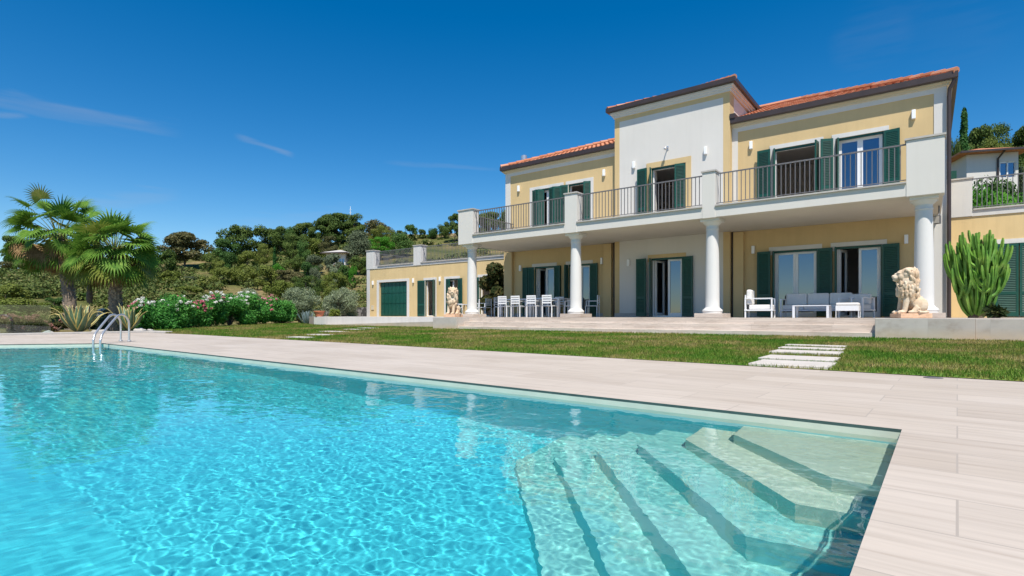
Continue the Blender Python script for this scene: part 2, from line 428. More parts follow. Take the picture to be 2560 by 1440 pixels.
# ------------------------------------------------------------------ terrain
SKYL = [(-600, 700), (0, 668), (200, 658), (400, 640), (550, 622), (700, 603), (850, 592), (1000, 583), (1100, 580), (1200, 575), (1400, 560), (1700, 520), (2000, 480), (2300, 445), (2560, 430), (3400, 420)]
def interp(x, tab):
    if x <= tab[0][0]: return tab[0][1]
    for (a, b), (c, d) in zip(tab, tab[1:]):
        if x <= c: return b + (d - b) * (x - a) / (c - a)
    return tab[-1][1]
def ground(x, y):
    fw = -SA * x + CA * y; r_ = CA * x + SA * y; rr = math.hypot(x, y)
    phi = math.degrees(math.atan2(r_, fw))
    px = 1280 + 1360 * math.tan(R(max(-62, min(62, phi))))
    e = (789 - interp(px, SKYL)) / 1360 * math.cos(R(max(-60, min(60, phi))))
    Rr = interp(px, [(0, 135), (600, 140), (1100, 150), (1700, 130), (2300, 100), (3000, 95)])
    r0 = interp(px, [(0, 40), (500, 44), (900, 46), (1300, 44), (2000, 38), (2560, 36), (3200, 36)])
    s = (rr - r0) / (Rr - r0)
    if s < 0: h = -.04 - .0 * s
    elif s < 1: h = e * Rr * (s ** 1.12)
    else: h = e * Rr * (1 - .5 * (s - 1)) if s < 2 else e * Rr * .5
    back = max(0, min(1, (abs(phi) - 66) / 24))
    hb = -.04 - max(0, rr - 34) * .22
    hb = max(hb, -64)
    h = h * (1 - back) + hb * back
    if rr > r0 + 2:
        k = min(1, (rr - r0 - 2) / 20) * (1 - .6 * back)
        h += k * (1.3 * noise.noise(Vector((x * .035, y * .035, 1))) + .5 * noise.noise(Vector((x * .12, y * .12, 4))))
    if rr > 380: h = min(h, h - (rr - 380) * .3)
    return max(h, -70)
NA = 260
rads = [26] + [26 + 1.6 * 1.035 ** i * i for i in range(1, 52)] + [650, 900]
vt = []
for r_ in rads:
    for k in range(NA):
        a = 2 * math.pi * k / NA; x, y = r_ * math.cos(a), r_ * math.sin(a)
        vt.append((x, y, ground(x, y)))
ft = [(i * NA + k, i * NA + (k + 1) % NA, (i + 1) * NA + (k + 1) % NA, (i + 1) * NA + k) for i in range(len(rads) - 1) for k in range(NA)]
o = MB().add(vt, ft).build('hills', M['hill'], smooth='all'); tag(o, kind='structure')

def poly_hole(name, outer, inner, zf, m):
    bm = bmesh.new()
    a = [bm.verts.new((*p, zf(*p))) for p in outer]; b = [bm.verts.new((*p, zf(*p))) for p in inner]
    es = [bm.edges.new((a[k], a[(k + 1) % len(a)])) for k in range(len(a))]
    if b: es += [bm.edges.new((b[k], b[(k + 1) % len(b)])) for k in range(len(b))]
    bmesh.ops.triangle_fill(bm, edges=es, use_beauty=True)
    bmesh.ops.recalc_face_normals(bm, faces=bm.faces)
    for f in bm.faces:
        if f.normal.z < 0: f.normal_flip()
    d = bpy.data.meshes.new(name); bm.to_mesh(d); d.materials.append(m)
    ob = bpy.data.objects.new(name, d); C.objects.link(ob); return tag(ob, kind='structure')

POOL = [(-.12, 3.88), (-15.6, 4.40), (-17.9, 1.5), (-18.2, -7), (-.30, -7)]
poly_hole('ground', [(27.5 * math.cos(2 * math.pi * k / 48), 27.5 * math.sin(2 * math.pi * k / 48)) for k in range(48)], POOL, lambda x, y: -.03, M['soil'])
poly_hole('pool_deck', [(-24.3, 3.2), (-24.0, 8.15), (-20.5, 8.32), (-9.1, 7.93), (.76, 7.39), (14, 6.7), (14, -11), (-24.5, -11)], POOL, lambda x, y: 0., M['deck'])

# sea far below, behind the photographer
m, t, p = newmat('sea'); p.inputs['Base Color'].default_value = (.01, .05, .12, 1); setp(p, rough=.25)
v = coords(t); bump(t, p, noi(t, v, .15, 4), .4, .6)
o = MB().add([(4500 * math.cos(2 * math.pi * k / 64), 4500 * math.sin(2 * math.pi * k / 64), -62) for k in range(64)], [tuple(range(64))]).build('sea', m); tag(o, kind='structure')

# ------------------------------------------------------------------ swimming pool
m, t, p = newmat('pool liner with deep water tint')  # absorption of the deep water is put into this base colour
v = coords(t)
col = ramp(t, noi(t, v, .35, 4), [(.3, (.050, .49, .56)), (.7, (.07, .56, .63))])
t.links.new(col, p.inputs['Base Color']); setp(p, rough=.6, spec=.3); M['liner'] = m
m, t, p = newmat('pool tile with faint water tint'); v = coords(t)  # upper steps: only a little water absorption in the base colour
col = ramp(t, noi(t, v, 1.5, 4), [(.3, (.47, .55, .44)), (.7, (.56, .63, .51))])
t.links.new(col, p.inputs['Base Color']); setp(p, rough=.6, spec=.3); M['linerlowtint'] = m
m, t, p = newmat('pool tile with water tint'); v = coords(t)  # lower steps: more of the water's absorption put into the base colour
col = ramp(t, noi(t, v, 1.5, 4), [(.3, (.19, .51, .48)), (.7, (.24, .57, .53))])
t.links.new(col, p.inputs['Base Color']); setp(p, rough=.6, spec=.3); M['linermidtint'] = m
n = len(POOL); vsb = []; 
for q in POOL: vsb += [(*q, -.020), (*q, -.17), (*q, -1.5)]
walls_hi = MB().add(vsb, [(3 * k, 3 * ((k + 1) % n), 3 * ((k + 1) % n) + 1, 3 * k + 1) for k in range(n)])
walls_lo = MB().add(vsb, [(3 * k + 1, 3 * ((k + 1) % n) + 1, 3 * ((k + 1) % n) + 2, 3 * k + 2) for k in range(n)] + [tuple(3 * k + 2 for k in range(n))])
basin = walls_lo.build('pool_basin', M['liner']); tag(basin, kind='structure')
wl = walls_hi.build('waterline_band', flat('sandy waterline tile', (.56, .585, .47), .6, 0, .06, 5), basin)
MB().add([(*q, z) for q in POOL for z in (-.0005, -.020)], [(2 * k, 2 * ((k + 1) % n), 2 * ((k + 1) % n) + 1, 2 * k + 1) for k in range(n)]).build('edge_joint_shade', flat('edge joint with gap shade', (.045, .085, .075), .7, 0, .2, 9), basin)  # dark strip for the joint; shade under the deck overhang put into its colour
recv = [basin, wl]
STP = [[(-1.0, 3.95), (-.98, 3.60), (-.36, 2.95), (-.15, 2.93)], [(-1.28, 3.96), (-1.26, 3.52), (-.47, 2.70), (-.16, 2.71)], [(-1.57, 3.97), (-1.56, 3.44), (-.62, 2.46), (-.17, 2.49)],
       [(-1.86, 3.98), (-1.84, 3.36), (-.77, 2.22), (-.18, 2.26)], [(-2.15, 3.99), (-2.13, 3.28), (-.92, 1.98), (-.19, 2.03)], [(-2.44, 4.0), (-2.42, 3.20), (-1.07, 1.74), (-.20, 1.80)]]
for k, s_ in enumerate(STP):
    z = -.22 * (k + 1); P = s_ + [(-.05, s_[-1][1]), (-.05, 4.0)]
    recv.append(MB().prism(P, z - .22, z).build('pool_step', M['linerlowtint'] if k < 2 else M['linermidtint'], basin))

def water():
    m, t, p = newmat('pool water'); p.inputs['Base Color'].default_value = (.88, .99, .985, 1)
    p.inputs['Roughness'].default_value = 0; p.inputs['IOR'].default_value = 1.33; p.inputs['Transmission Weight'].default_value = 1
    xs = [-.10]; 
    while xs[-1] > -18.4:
        d = -xs[-1]; xs.append(xs[-1] - (.011 if d < 3.6 else .011 + (d - 3.6) * .008))
    ys = list(np.arange(-7.1, -1.2, .11)) + list(np.arange(-1.2, .6, .03)) + list(np.arange(.6, 4.5, .0115))
    xs = np.array(xs[::-1]); ys = np.array(ys)
    nx, ny = len(xs), len(ys)
    def hgt(x, y):
        q = noise.noise
        a = .0020 * q(Vector((x * 1.7, y * 2.5, 1))) + .0010 * q(Vector((x * 6.2 + .6 * y, y * 8.4, 5)))
        k = max(.25, .5 + .9 * q(Vector((x * .45, y * .5, 12)))) 
        b = .00036 * q(Vector((x * 15 + 2, y * 19 - x, 9))) + .00027 * q(Vector((x * 29, y * 37 + x * 2, 3)))
        c = .00013 * q(Vector((x * 55, y * 66, 8))) if x > -4.5 else 0
        f = 1 if x > -4 else min(2.2, 1 + (-4 - x) * .18)
        return a * (1 if x > -6 else 1.7) + b * f * (.7 + .7 * k) + c
    V = [(float(x), float(y), -.06 + hgt(x, y)) for x in xs for y in ys]
    F = [(i * ny + j, (i + 1) * ny + j, (i + 1) * ny + j + 1, i * ny + j + 1) for i in range(nx - 1) for j in range(ny - 1)]
    o = MB().add(V, F).build('water', m, smooth='all'); tag(o, kind='structure')
    o.cycles.is_caustics_caster = True
    # still water out of the picture, behind the camera
    return o
wat = water()
for q in recv: q.cycles.is_caustics_receiver = True
# ladder
lad = empty('pool_ladder', (-15.25, 4.35, 0), label='curved stainless steel handrail ladder at the far corner of the pool', cat='pool ladder')
for dx, dy in ((0, 0), (.42, -.46)):
    pts = []
    a0 = Vector((-15.12 + dx - .16, 4.42 + dy * .55 - .12, 0)); 
    d = Vector((-.62, .78, 0)).normalized()
    base = Vector((-14.75 + dx * .55 - .25, 4.02 + dy * .1 + .05, 0)) if False else Vector((-14.72 - dx * 0, 4.0, 0))
A1, A2 = Vector((-14.62, 3.98, -.5)), Vector((-14.25, 3.96, -.5))
for q0, q1 in (((-15.36, 4.12), (-16.55, 5.02)), ((-15.02, 4.16), (-16.22, 5.10))):
    a = Vector((*q0, 0)); b = Vector((*q1, 0)); d = b - a
    pts = [a + Vector((0, 0, -.75)), a + Vector((0, 0, 0)), a + Vector((0, 0, .13)) + d * .02, a + d * .10 + Vector((0, 0, .27)), a + d * .5 + Vector((0, 0, .60)), a + d * .62 + Vector((0, 0, .67)),
           a + d * .78 + Vector((0, 0, .68)), a + d * .92 + Vector((0, 0, .60)), b + Vector((0, 0, .45)), b + Vector((0, 0, .006))]
    sm = []
    for i in range(len(pts) - 1):
        p0, p1, p2, p3 = pts[max(i - 1, 0)], pts[i], pts[i + 1], pts[min(i + 2, len(pts) - 1)]
        for s in range(5):
            u = s / 5; sm.append(.5 * ((2 * p1) + (p2 - p0) * u + (2 * p0 - 5 * p1 + 4 * p2 - p3) * u * u + (3 * p1 - p0 - 3 * p2 + p3) * u ** 3))
    sm.append(pts[-1])
    MB().tube(sm, .024, 10).build('handrail', M['steel'], lad, smooth=True)
    MB().lathe(b.x, b.y, [(.05, .004), (.05, .02), (.03, .03)], 16).build('foot_flange', M['steel'], lad, smooth=True)
for z in (-.2, -.45, -.7):
    MB().tube([(-15.36, 4.12, z), (-15.02, 4.16, z)], .03, 8).build('rung', M['steel'], lad, smooth=True)

# ------------------------------------------------------------------ lawn
def lawnz(x, y): return .006 + max(0, y - 8.4) * .0185 if y < 15.4 else .1355 + (y - 15.4) * .003
LAWN = [(-22.6, 8.24), (-20.5, 8.33), (-9.1, 7.94), (.76, 7.40), (14, 6.71), (14, 15.2), (-.98, 15.2), (-.98, 15.32), (-14.3, 15.32), (-14.3, 15.2), (-15.56, 15.2), (-15.6, 16.9), (-27.2, 17.4), (-34, 20.5), (-33, 18.5), (-27, 9.3)]
def inpoly(x, y, P):
    c = False
    for (a, b), (d, e) in zip(P, P[1:] + P[:1]):
        if (b > y) != (e > y) and x < (d - a) * (y - b) / (e - b) + a: c = not c
    return c
rows = []
V = []; F = []
ysl = list(np.arange(6.7, 21.01, .5))
bm = bmesh.new()
a = [bm.verts.new((x, y, 0)) for x, y in LAWN]; bm.faces.new(a)
for yy in ysl: bmesh.ops.bisect_plane(bm, geom=bm.verts[:] + bm.edges[:] + bm.faces[:], plane_co=(0, yy, 0), plane_no=(0, 1, 0))
bmesh.ops.triangulate(bm, faces=bm.faces)
for v_ in bm.verts: v_.co.z = lawnz(v_.co.x, v_.co.y)
for f in bm.faces:
    if f.normal.z < 0: f.normal_flip()
d = bpy.data.meshes.new('lawn'); bm.to_mesh(d); d.materials.append(M['lawn'])
lawn = bpy.data.objects.new('lawn', d); C.objects.link(lawn); tag(lawn, kind='structure')

# stepping stones
STONES = [(-1.42, 7.98, .92, .80), (-1.50, 8.92, .96, .78), (-1.60, 10.12, 1.0, .66), (-1.66, 10.98, 1.0, .50), (-1.70, 11.74, 1.0, .38)]
FARST = [(-14.35, 8.75, .85, .42), (-15.2, 9.95, .85, .42), (-16.9, 11.6, 1.1, .5), (-17.9, 13.2, .9, .42), (-18.6, 14.4, .9, .42)]
ORD = ['touching the pool deck', 'second from the pool deck', 'middle one of five', 'second from the terrace steps', 'thinnest, closest to the terrace']
for (x, y, wx, wy), nm in zip(STONES, ORD):
    o = MB().box(x - wx / 2, x + wx / 2, y - wy / 2, y + wy / 2, -.02, lawnz(x, y) + .03).build('stepping_stone', M['slab'], bevel=.006)
    tag(o, 'pale slab set in the grass, ' + nm + ' in the near garden path', 'stepping stone', 'stepping stones of the near path')
ORD2 = ['closest to the pool deck', 'second from the pool deck', 'middle and largest one', 'fourth from the pool deck', 'nearest the low ramp wall']
for (x, y, wx, wy), nm in zip(FARST, ORD2):
    o = MB().box(x - wx / 2, x + wx / 2, y - wy / 2, y + wy / 2, -.02, lawnz(x, y) + .035).build('stepping_stone', M['slab'], bevel=.006)
    tag(o, 'thin pale slab in the far part of the lawn, ' + nm, 'stepping stone', 'stepping stones of the far path')
STONEALL = STONES + FARST

def grass():
    rg = np.random.default_rng(3)
    n = 1800000
    x = rg.uniform(-34, 13.9, n); y = rg.uniform(6.8, 20.6, n)
    fw = -SA * x + CA * y; rr = CA * x + SA * y
    u = rr / fw
    keep = (fw > 3) & (u > -1.05) & (u < 1.9)
    keep &= rg.random(n) < np.clip((9.5 / fw) ** 1.6, 0, 1) * .5
    x, y, fw = x[keep], y[keep], fw[keep]
    # polygon test (vectorised)
    c = np.zeros(len(x), bool)
    for (a, b), (d, e) in zip(LAWN, LAWN[1:] + LAWN[:1]):
        if e == b: continue
        c ^= ((b > y) != (e > y)) & (x < (d - a) * (y - b) / (e - b) + a)
    for sx, sy, wx, wy in STONEALL: c &= ~((abs(x - sx) < wx / 2 - .02) & (abs(y - sy) < wy / 2 - .015))
    x, y, fw = x[c], y[c], fw[c]; n = len(x)
    z = np.where(y < 15.4, .006 + np.maximum(0, y - 8.4) * .0185, .1355 + (y - 15.4) * .003)
    h = rg.uniform(.025, .055, n) * np.clip(fw / 14, 1, 1.25); wd = .006 * np.clip(fw / 7, 1, 3.2); a = rg.uniform(0, 6.283, n); le = rg.uniform(0, .8, n); b = rg.uniform(0, 6.283, n)
    dx, dy = np.cos(a) * wd, np.sin(a) * wd
    P = np.stack([np.stack([x - dx, y - dy, z - .004], 1), np.stack([x + dx, y + dy, z - .004], 1), np.stack([x + np.cos(b) * h * le, y + np.sin(b) * h * le, z + h], 1)], 1)
    o = np_mesh('grass', P, 3, M['blade']); tag(o, 'short mown grass, green with dry straw coloured patches', 'grass', kind='stuff')
grass()
# kerb of the flower bed at the end of the deck
MB().prism([(-26.4, 3.0), (-24.3, 3.0), (-24.0, 8.15), (-22.6, 8.26), (-22.7, 8.55), (-24.3, 8.45), (-24.6, 3.3), (-26.4, 3.3)], -.03, .07).build('kerb', M['coping'], bevel=.015)
tag(bpy.data.objects['kerb'], kind='structure')
o = MB().lathe(.045, 7.28, [(.085, .0), (.085, .006), (.07, .008)], 20).build('drain_cover', M['iron']); tag(o, 'small round grey drain cover in the deck near the lawn edge', 'drain cover')

# ------------------------------------------------------------------ terrace, steps, low walls
poly = [(-15.55, 15.96), (12, 15.96), (12, 22.1), (.0, 22.1), (0, 30), (-30.3, 30), (-30.3, 19.0), (-15.55, 19.0)]
o = MB().prism([(-14.3, 15.96), (12, 15.96), (12, 22.4), (-15.5, 22.4), (-15.5, 23.5), (-31, 23.5), (-31, 19.2), (-27.3, 17.75), (-15.55, 17.75), (-15.55, 16.02), (-14.3, 16.02)], -.1, .6).build('terrace', M['pave']); tag(o, kind='structure')
st = MB().box(-14.3, -.98, 15.62, 15.96, -.1, .43)
o = st.build('terrace_steps', M['riser'], bevel=.006)
MB().box(-14.3, -.98, 15.28, 15.62, -.1, .257).build('step', M['riser'], o, bevel=.006)
MB().box(-14.3, -.98, 15.945, 15.958, .43, .598).build('riser', M['riser'], o)
tag(o, kind='structure')
o = MB().box(-.98, .80, 15.2, 16.4, -.1, .598).build('retaining_wall', M['blockwall'], bevel=.008); tag(o, 'weathered stone block beside the terrace steps that carries the profile lion', 'low wall')
o = MB().box(.803, 12, 15.235, 16.4, -.1, .592).build('retaining_wall', M['blockwall'], bevel=.008); tag(o, 'grey stone retaining wall running on past the block, below the candelabra cactus', 'low wall')
o = MB().box(-15.56, -14.3, 15.2, 16.4, -.1, .598).build('retaining_wall', M['blockwall'], bevel=.008); tag(o, 'stone block at the foot of the steps that carries the frontal lion', 'low wall')
o = MB().box(-27.3, -15.56, 17.45, 17.75, -.1, .6).build('retaining_wall', M['white_old'], bevel=.01); tag(o, 'long low pale plastered wall in front of the garage wing, behind the ramp', 'low wall')
o = MB().add([(-26.2, 16.75, .1), (-15.56, 16.75, .1), (-15.56, 17.45, .1), (-26.2, 17.45, .1), (-26.2, 16.75, .16), (-15.56, 16.75, .44), (-15.56, 17.45, .44), (-26.2, 17.45, .16)],
             [(3, 2, 1, 0), (4, 5, 6, 7), (0, 1, 5, 4), (1, 2, 6, 5), (2, 3, 7, 6), (3, 0, 4, 7)]).build('ramp', M['blockwall']); tag(o, kind='structure')
# rubble wall behind the olive tree
m, t, p = newmat('rubble stone'); v = coords(t)
vo = N(t, 'ShaderNodeTexVoronoi'); vo.inputs['Scale'].default_value = 4.5; t.links.new(v, vo.inputs['Vector'])
col = ramp(t, vo.outputs['Distance'], [(.0, (.34, .31, .28)), (.45, (.24, .22, .2)), (.6, (.06, .055, .05))])
t.links.new(col, p.inputs['Base Color']); setp(p, rough=.95); bump(t, p, vo.outputs['Distance'], -1, .05)
M['rubble'] = m
o = MB().box(-36.5, -30.4, 24.2, 24.6, -.1, 1.25).build('stone_wall', M['rubble']); tag(o, 'rough grey rubble stone wall between the garage wing and the olive trees', 'stone wall')

# ------------------------------------------------------------------ villa
def wallgrid(mb, x0, x1, z0, z1, y, th, holes):
    xs = sorted({x0, x1, *[h[0] for h in holes], *[h[1] for h in holes]}); zs = sorted({z0, z1, *[h[2] for h in holes], *[h[3] for h in holes]})
    def inh(a, b): return any(h[0] < a < h[1] and h[2] < b < h[3] for h in holes)
    for xa, xb in zip(xs, xs[1:]):
        for za, zb in zip(zs, zs[1:]):
            if inh((xa + xb) / 2, (za + zb) / 2): continue
            mb.add([(xa, y, za), (xb, y, za), (xb, y, zb), (xa, y, zb)], [(0, 1, 2, 3)])
            mb.add([(xa, y + th, za), (xb, y + th, za), (xb, y + th, zb), (xa, y + th, zb)], [(3, 2, 1, 0)])
    for a, b, c, d in holes:
        mb.add([(a, y, c), (a, y + th, c), (a, y + th, d), (a, y, d)], [(0, 1, 2, 3)])
        mb.add([(b, y, c), (b, y + th, c), (b, y + th, d), (b, y, d)], [(3, 2, 1, 0)])
        mb.add([(a, y, d), (b, y, d), (b, y + th, d), (a, y + th, d)], [(3, 2, 1, 0)])
        mb.add([(a, y, c), (b, y, c), (b, y + th, c), (a, y + th, c)], [(0, 1, 2, 3)])
    return mb

def shutter(parent, hx, hy, ang, wd, z0, z1, slats=True):
    """louvred leaf from hinge (hx,hy) in direction ang (degrees), width wd"""
    ux, uy = math.cos(R(ang)), math.sin(R(ang)); mb = MB()
    c = lambda s: (hx + ux * s, hy + uy * s)
    e = .055; mid = z0 + (z1 - z0) * .30
    mb.obox(c(e / 2), (ux, uy), e / 2, .02, z0, z1); mb.obox(c(wd - e / 2), (ux, uy), e / 2, .02, z0, z1)
    for a, b in ((z0, z0 + .13), (mid, mid + .09), (z1 - .08, z1)): mb.obox(c(wd / 2), (ux, uy), wd / 2 - e, .019, a, b)
    for a, b in ((z0 + .13, mid), (mid + .09, z1 - .08)):
        k = int((b - a) / .052); st = (b - a) / k
        vx, vy = -uy, ux
        for i in range(k):
            zc = a + (i + .5) * st
            P = []
            for s in (e, wd - e):
                x, y = c(s)
                P += [(x + vx * .018, y + vy * .018, zc + .022), (x - vx * .018, y - vy * .018, zc - .022), (x - vx * .014, y - vy * .014, zc - .028), (x + vx * .022, y + vy * .022, zc + .016)]
            mb.add(P, [(0, 4, 5, 1), (1, 5, 6, 2), (2, 6, 7, 3), (3, 7, 4, 0)])
    mb.obox(c(wd / 2), (ux, uy), wd / 2 - e, .004, z0 + .1, z1 - .06)
    o = mb.build('shutter', M['green'], parent)
    return o

def french(root, x0, x1, z0, z1, y, leaves=(), kind='both', trim=None, name='window', depth=.12, hood=False, rev=None):
    """trim: (margin, material). kind: both / left (left half open) / open / one. leaves: (hx, dy, ang, width)"""
    yf = y + depth
    g = .055
    fr = MB()
    fr.box(x0, x0 + g, yf, yf + .07, z0, z1).box(x1 - g, x1, yf, yf + .07, z0, z1).box(x0 + g, x1 - g, yf, yf + .07, z1 - .06, z1).box(x0 + g, x1 - g, yf, yf + .07, z0, z0 + .045)
    xm = (x0 + x1) / 2
    sash = []
    if kind == 'both': sash = [(x0 + g, xm), (xm, x1 - g)]
    if kind == 'left': sash = [(xm, x1 - g)]
    if kind == 'right': sash = [(x0 + g, xm)]
    panes = []
    for a, b in sash:
        s = .075; ys = yf + .012
        fr.box(a + .002, a + s, ys, ys + .07, z0 + .047, z1 - .062).box(b - s, b - .002, ys, ys + .07, z0 + .047, z1 - .062).box(a + s, b - s, ys, ys + .07, z1 - .137, z1 - .062).box(a + s, b - s, ys, ys + .07, z0 + .047, z0 + .147)
        panes.append((a + s, b - s))
    def ajar(hx, sgn):
        # a casement standing open into the room
        wd = (x1 - x0) / 2 - g; ang = 76
        dx, dy = sgn * math.cos(R(ang)), math.sin(R(ang))
        for s0, s1, za, zb in ((0, .075, z0 + .05, z1 - .065), (wd - .075, wd, z0 + .05, z1 - .065), (.075, wd - .075, z1 - .14, z1 - .065), (.075, wd - .075, z0 + .05, z0 + .15)):
            sm = (s0 + s1) / 2
            fr.obox((hx + dx * sm, yf + .08 + dy * sm), (dx, dy), (s1 - s0) / 2, .03, za, zb)
        a0, a1 = .075, wd - .075
        return [(hx + dx * a0, yf + .08 + dy * a0), (hx + dx * a1, yf + .08 + dy * a1)]
    ap = []
    if kind == 'left': ap.append(ajar(x0 + g + .03, 1))
    if kind == 'right': ap.append(ajar(x1 - g - .03, -1))
    win = fr.build(name, M['pvc'], root)
    for a, b in panes:
        MB().add([(a, yf + .045, z0 + .14), (b, yf + .045, z0 + .14), (b, yf + .045, z1 - .13), (a, yf + .045, z1 - .13)], [(0, 1, 2, 3)]).build('pane', M['glass'], win)
    for (ax, ay), (bx, by) in ap:
        MB().add([(ax, ay, z0 + .14), (bx, by, z0 + .14), (bx, by, z1 - .13), (ax, ay, z1 - .13)], [(0, 1, 2, 3)]).build('pane', M['glass'], win)
    # green top box of the shutter frame
    MB().box(x0 + .002, x1 - .002, y + .01, y + .05, z1 - .075, z1 - .002).box(x0 + .002, x0 + .035, y + .01, y + .05, z0, z1 - .075).box(x1 - .035, x1 - .002, y + .01, y + .05, z0, z1 - .075).build('shutter_frame', M['green'], win)
    for hx, dy, ang, wd in leaves: shutter(win, hx, y + dy, ang, wd, z0 + .02, z1 - .01)
    if trim:
        mg, mt = trim; tr = MB()
        tr.box(x0 - mg, x1 + mg, y - .03, y + .003, z1 + .003, z1 + mg + .01)
        zl = z1 - .13 if hood else z0
        tr.box(x0 - mg, x0 - .003, y - .028, y + .003, zl, z1 + .003).box(x1 + .003, x1 + mg, y - .028, y + .003, zl, z1 + .003)
        tr.build('surround', mt, win)
    # hinges / catches in light metal
    return win

villa = empty('villa', (-7.7, 20.3, .6), label='two storey yellow and white villa with columned balcony and green shutters', cat='house')
YF = 20.3; YT = 20.02
GF = [(-14.22, -13.15), (-12.42, -11.35), (-4.22, -2.88), (-2.37, -1.13)]
UF = [(-14.35, -12.80), (-12.42, -11.32), (-4.20, -2.84), (-2.34, -1.08)]
holes = [(a, b, .62, 2.87) for a, b in GF] + [(a, b, 4.05, 6.36) for a, b in UF]
walls = MB()
wallgrid(walls, -15.88, -10.0, .6, 7.5, YF, .3, [h for h in holes if h[1] < -10])
wallgrid(walls, -5.64, .42, .6, 7.5, YF, .3, [h for h in holes if h[0] > -6])
walls.box(-15.88, -15.58, YF + .003, 29, .6, 7.5).box(.12, .42, YF + .003, 29, .6, 7.5).box(-15.88, .42, 29, 29.3, .6, 7.5)
walls.build('wall', M['yellow'], villa)
ir = MB()   # rooms
for z0, z1 in ((.6, 3.6), (4.0, 7.0)):
    ir.box(-15.58, .12, 25.5, 25.6, z0, z1)
    for xw in (-10.3, -5.3): ir.box(xw - .05, xw + .05, YF + .31, 25.5, z0, z1)
ir.box(-15.58, .12, YF + .3, 25.5, 6.95, 7.0).box(-15.58, .12, YF + .3, 25.5, 3.5, 3.6)
ir.box(-15.88, .42, YF + .3, 25.5, 3.62, 4.03).box(-15.58, .12, YF + .3, 25.5, .59, .612)
ir.build('interior', M['interior'], villa)
MB().box(-3.7, -3.15, 23.8, 24.3, 4.03, 5.5).build('cupboard', M['dark'], villa); MB().box(-3.3, -2.2, 22.4, 23.2, .62, 1.5).build('cupboard', M['dark'], villa)
# tower (central bay)
tw = MB(); twh = [(-8.52, -7.28, .62, 2.87), (-8.50, -7.16, 4.05, 6.36)]
wallgrid(tw, -9.86, -5.81, .6, 8.45, YT, .5, twh)
tw.box(-10.05, -9.87, 20.6, 24.4, 7.4, 8.45).box(-5.80, -5.60, 20.53, 24.4, 6.8, 8.6)
tw.build('wall', M['white'], villa)
yb = MB()
for a, b in ((-10.07, -9.86), (-5.81, -5.58)):
    yb.box(a, b, YT - .004, YT + .5, .6, 8.62)
yb.box(-9.86, -5.81, YT - .004, YT + .5, 8.45, 8.62)
yb.build('corner_band', M['yellow'], villa)
# ground floor pilasters and skirting
for a, b in ((-15.88, -15.42), (-10.66, -10.30), (-5.50, -5.16)): MB().box(a, b, YF - .16, YF - .003, .6, 3.62).build('pilaster', M['yellow'], villa)
for a, b in ((-15.42, -14.25), (-11.3, -10.66), (-5.16, -4.3), (-1.05, .14)): MB().box(a, b, YF - .02, YF - .004, .6, .76).build('skirting', M['coping'], villa)
for a, b in ((-10.07, -8.55), (-7.25, -5.58)): MB().box(a, b, YT - .024, YT - .008, .6, .76).build('skirting', M['coping'], villa)
# white bands
wb = MB()
wb.box(.14, .424, YF - .02, YF - .003, .6, 7.2).box(-5.577, -5.38, YF - .02, YF - .003, 4.0, 7.2).box(-5.577, .424, YF - .025, YF - .003, 7.2, 7.36)
wb.box(.424, .436, YF - .02, 29.0, 7.2, 7.36).box(.424, .434, YF - .02, YF + .45, .6, 7.2)
MB().box(-15.885, -15.60, YF - .02, YF - .003, 4.0, 7.2).box(-15.885, -10.08, YF - .025, YF - .003, 7.2, 7.36).box(-15.897, -15.885, YF - .02, 29, 7.2, 7.36).box(-15.895, -15.885, YF - .02, YF + .4, 4.0, 7.2).build('white_band', M['trim'], villa)
wb.build('white_band', M['trim'], villa)
MB().box(-15.95, -10.08, YF - .09, YF, 7.36, 7.42).box(-16.01, -10.08, YF - .16, YF, 7.42, 7.475).box(-15.95, -15.9, YF, 29.1, 7.36, 7.42).box(-16.01, -15.9, YF, 29.1, 7.42, 7.475).build('cornice', M['moulding'], villa)
MB().box(-5.575, .49, YF - .09, YF, 7.36, 7.42).box(-5.575, .55, YF - .16, YF, 7.42, 7.475).box(.44, .49, YF, 29.1, 7.36, 7.42).box(.44, .55, YF, 29.1, 7.42, 7.475).build('cornice', M['moulding'], villa)
tc_ = MB()
tc_.box(-10.12, -5.53, YT - .05, 24.4, 8.62, 8.70).box(-10.17, -5.48, YT - .10, 24.4, 8.70, 8.77).box(-10.22, -5.43, YT - .15, 24.45, 8.77, 8.83)
tc_.build('cornice', M['trim'], villa)
def gutter_ring(x0, x1, y0, y1, z0, z1, th=.10, skip=None):
    g = MB(); prof = [(0, .15), (.0, 1), (1, 1), (1, 0), (.28, 0)]
    def run(ax):   # ax: list of (outer corner, inner dir) pairs
        pass
    P = [(x0, y0), (x1, y0), (x1, y1), (x0, y1)]; I = [(1, 1), (-1, 1), (-1, -1), (1, -1)]
    for k in range(4):
        if skip and k in skip: continue
        a, b = P[k], P[(k + 1) % 4]; ia, ib = I[k], I[(k + 1) % 4]; vs = []
        for (cx, cy), (ix, iy) in ((a, ia), (b, ib)):
            vs += [(cx + ix * th * s, cy + iy * th * s, z0 + (z1 - z0) * h) for s, h in prof]
        n = len(prof)
        g.add(vs, [(i, (i + 1) % n, (i + 1) % n + n, i + n) for i in range(n)] + [tuple(range(n - 1, -1, -1)), tuple(range(n, 2 * n))])
    return g
g1 = gutter_ring(-16.04, .69, 20.02, 29.6, 7.455, 7.65, skip=[0])
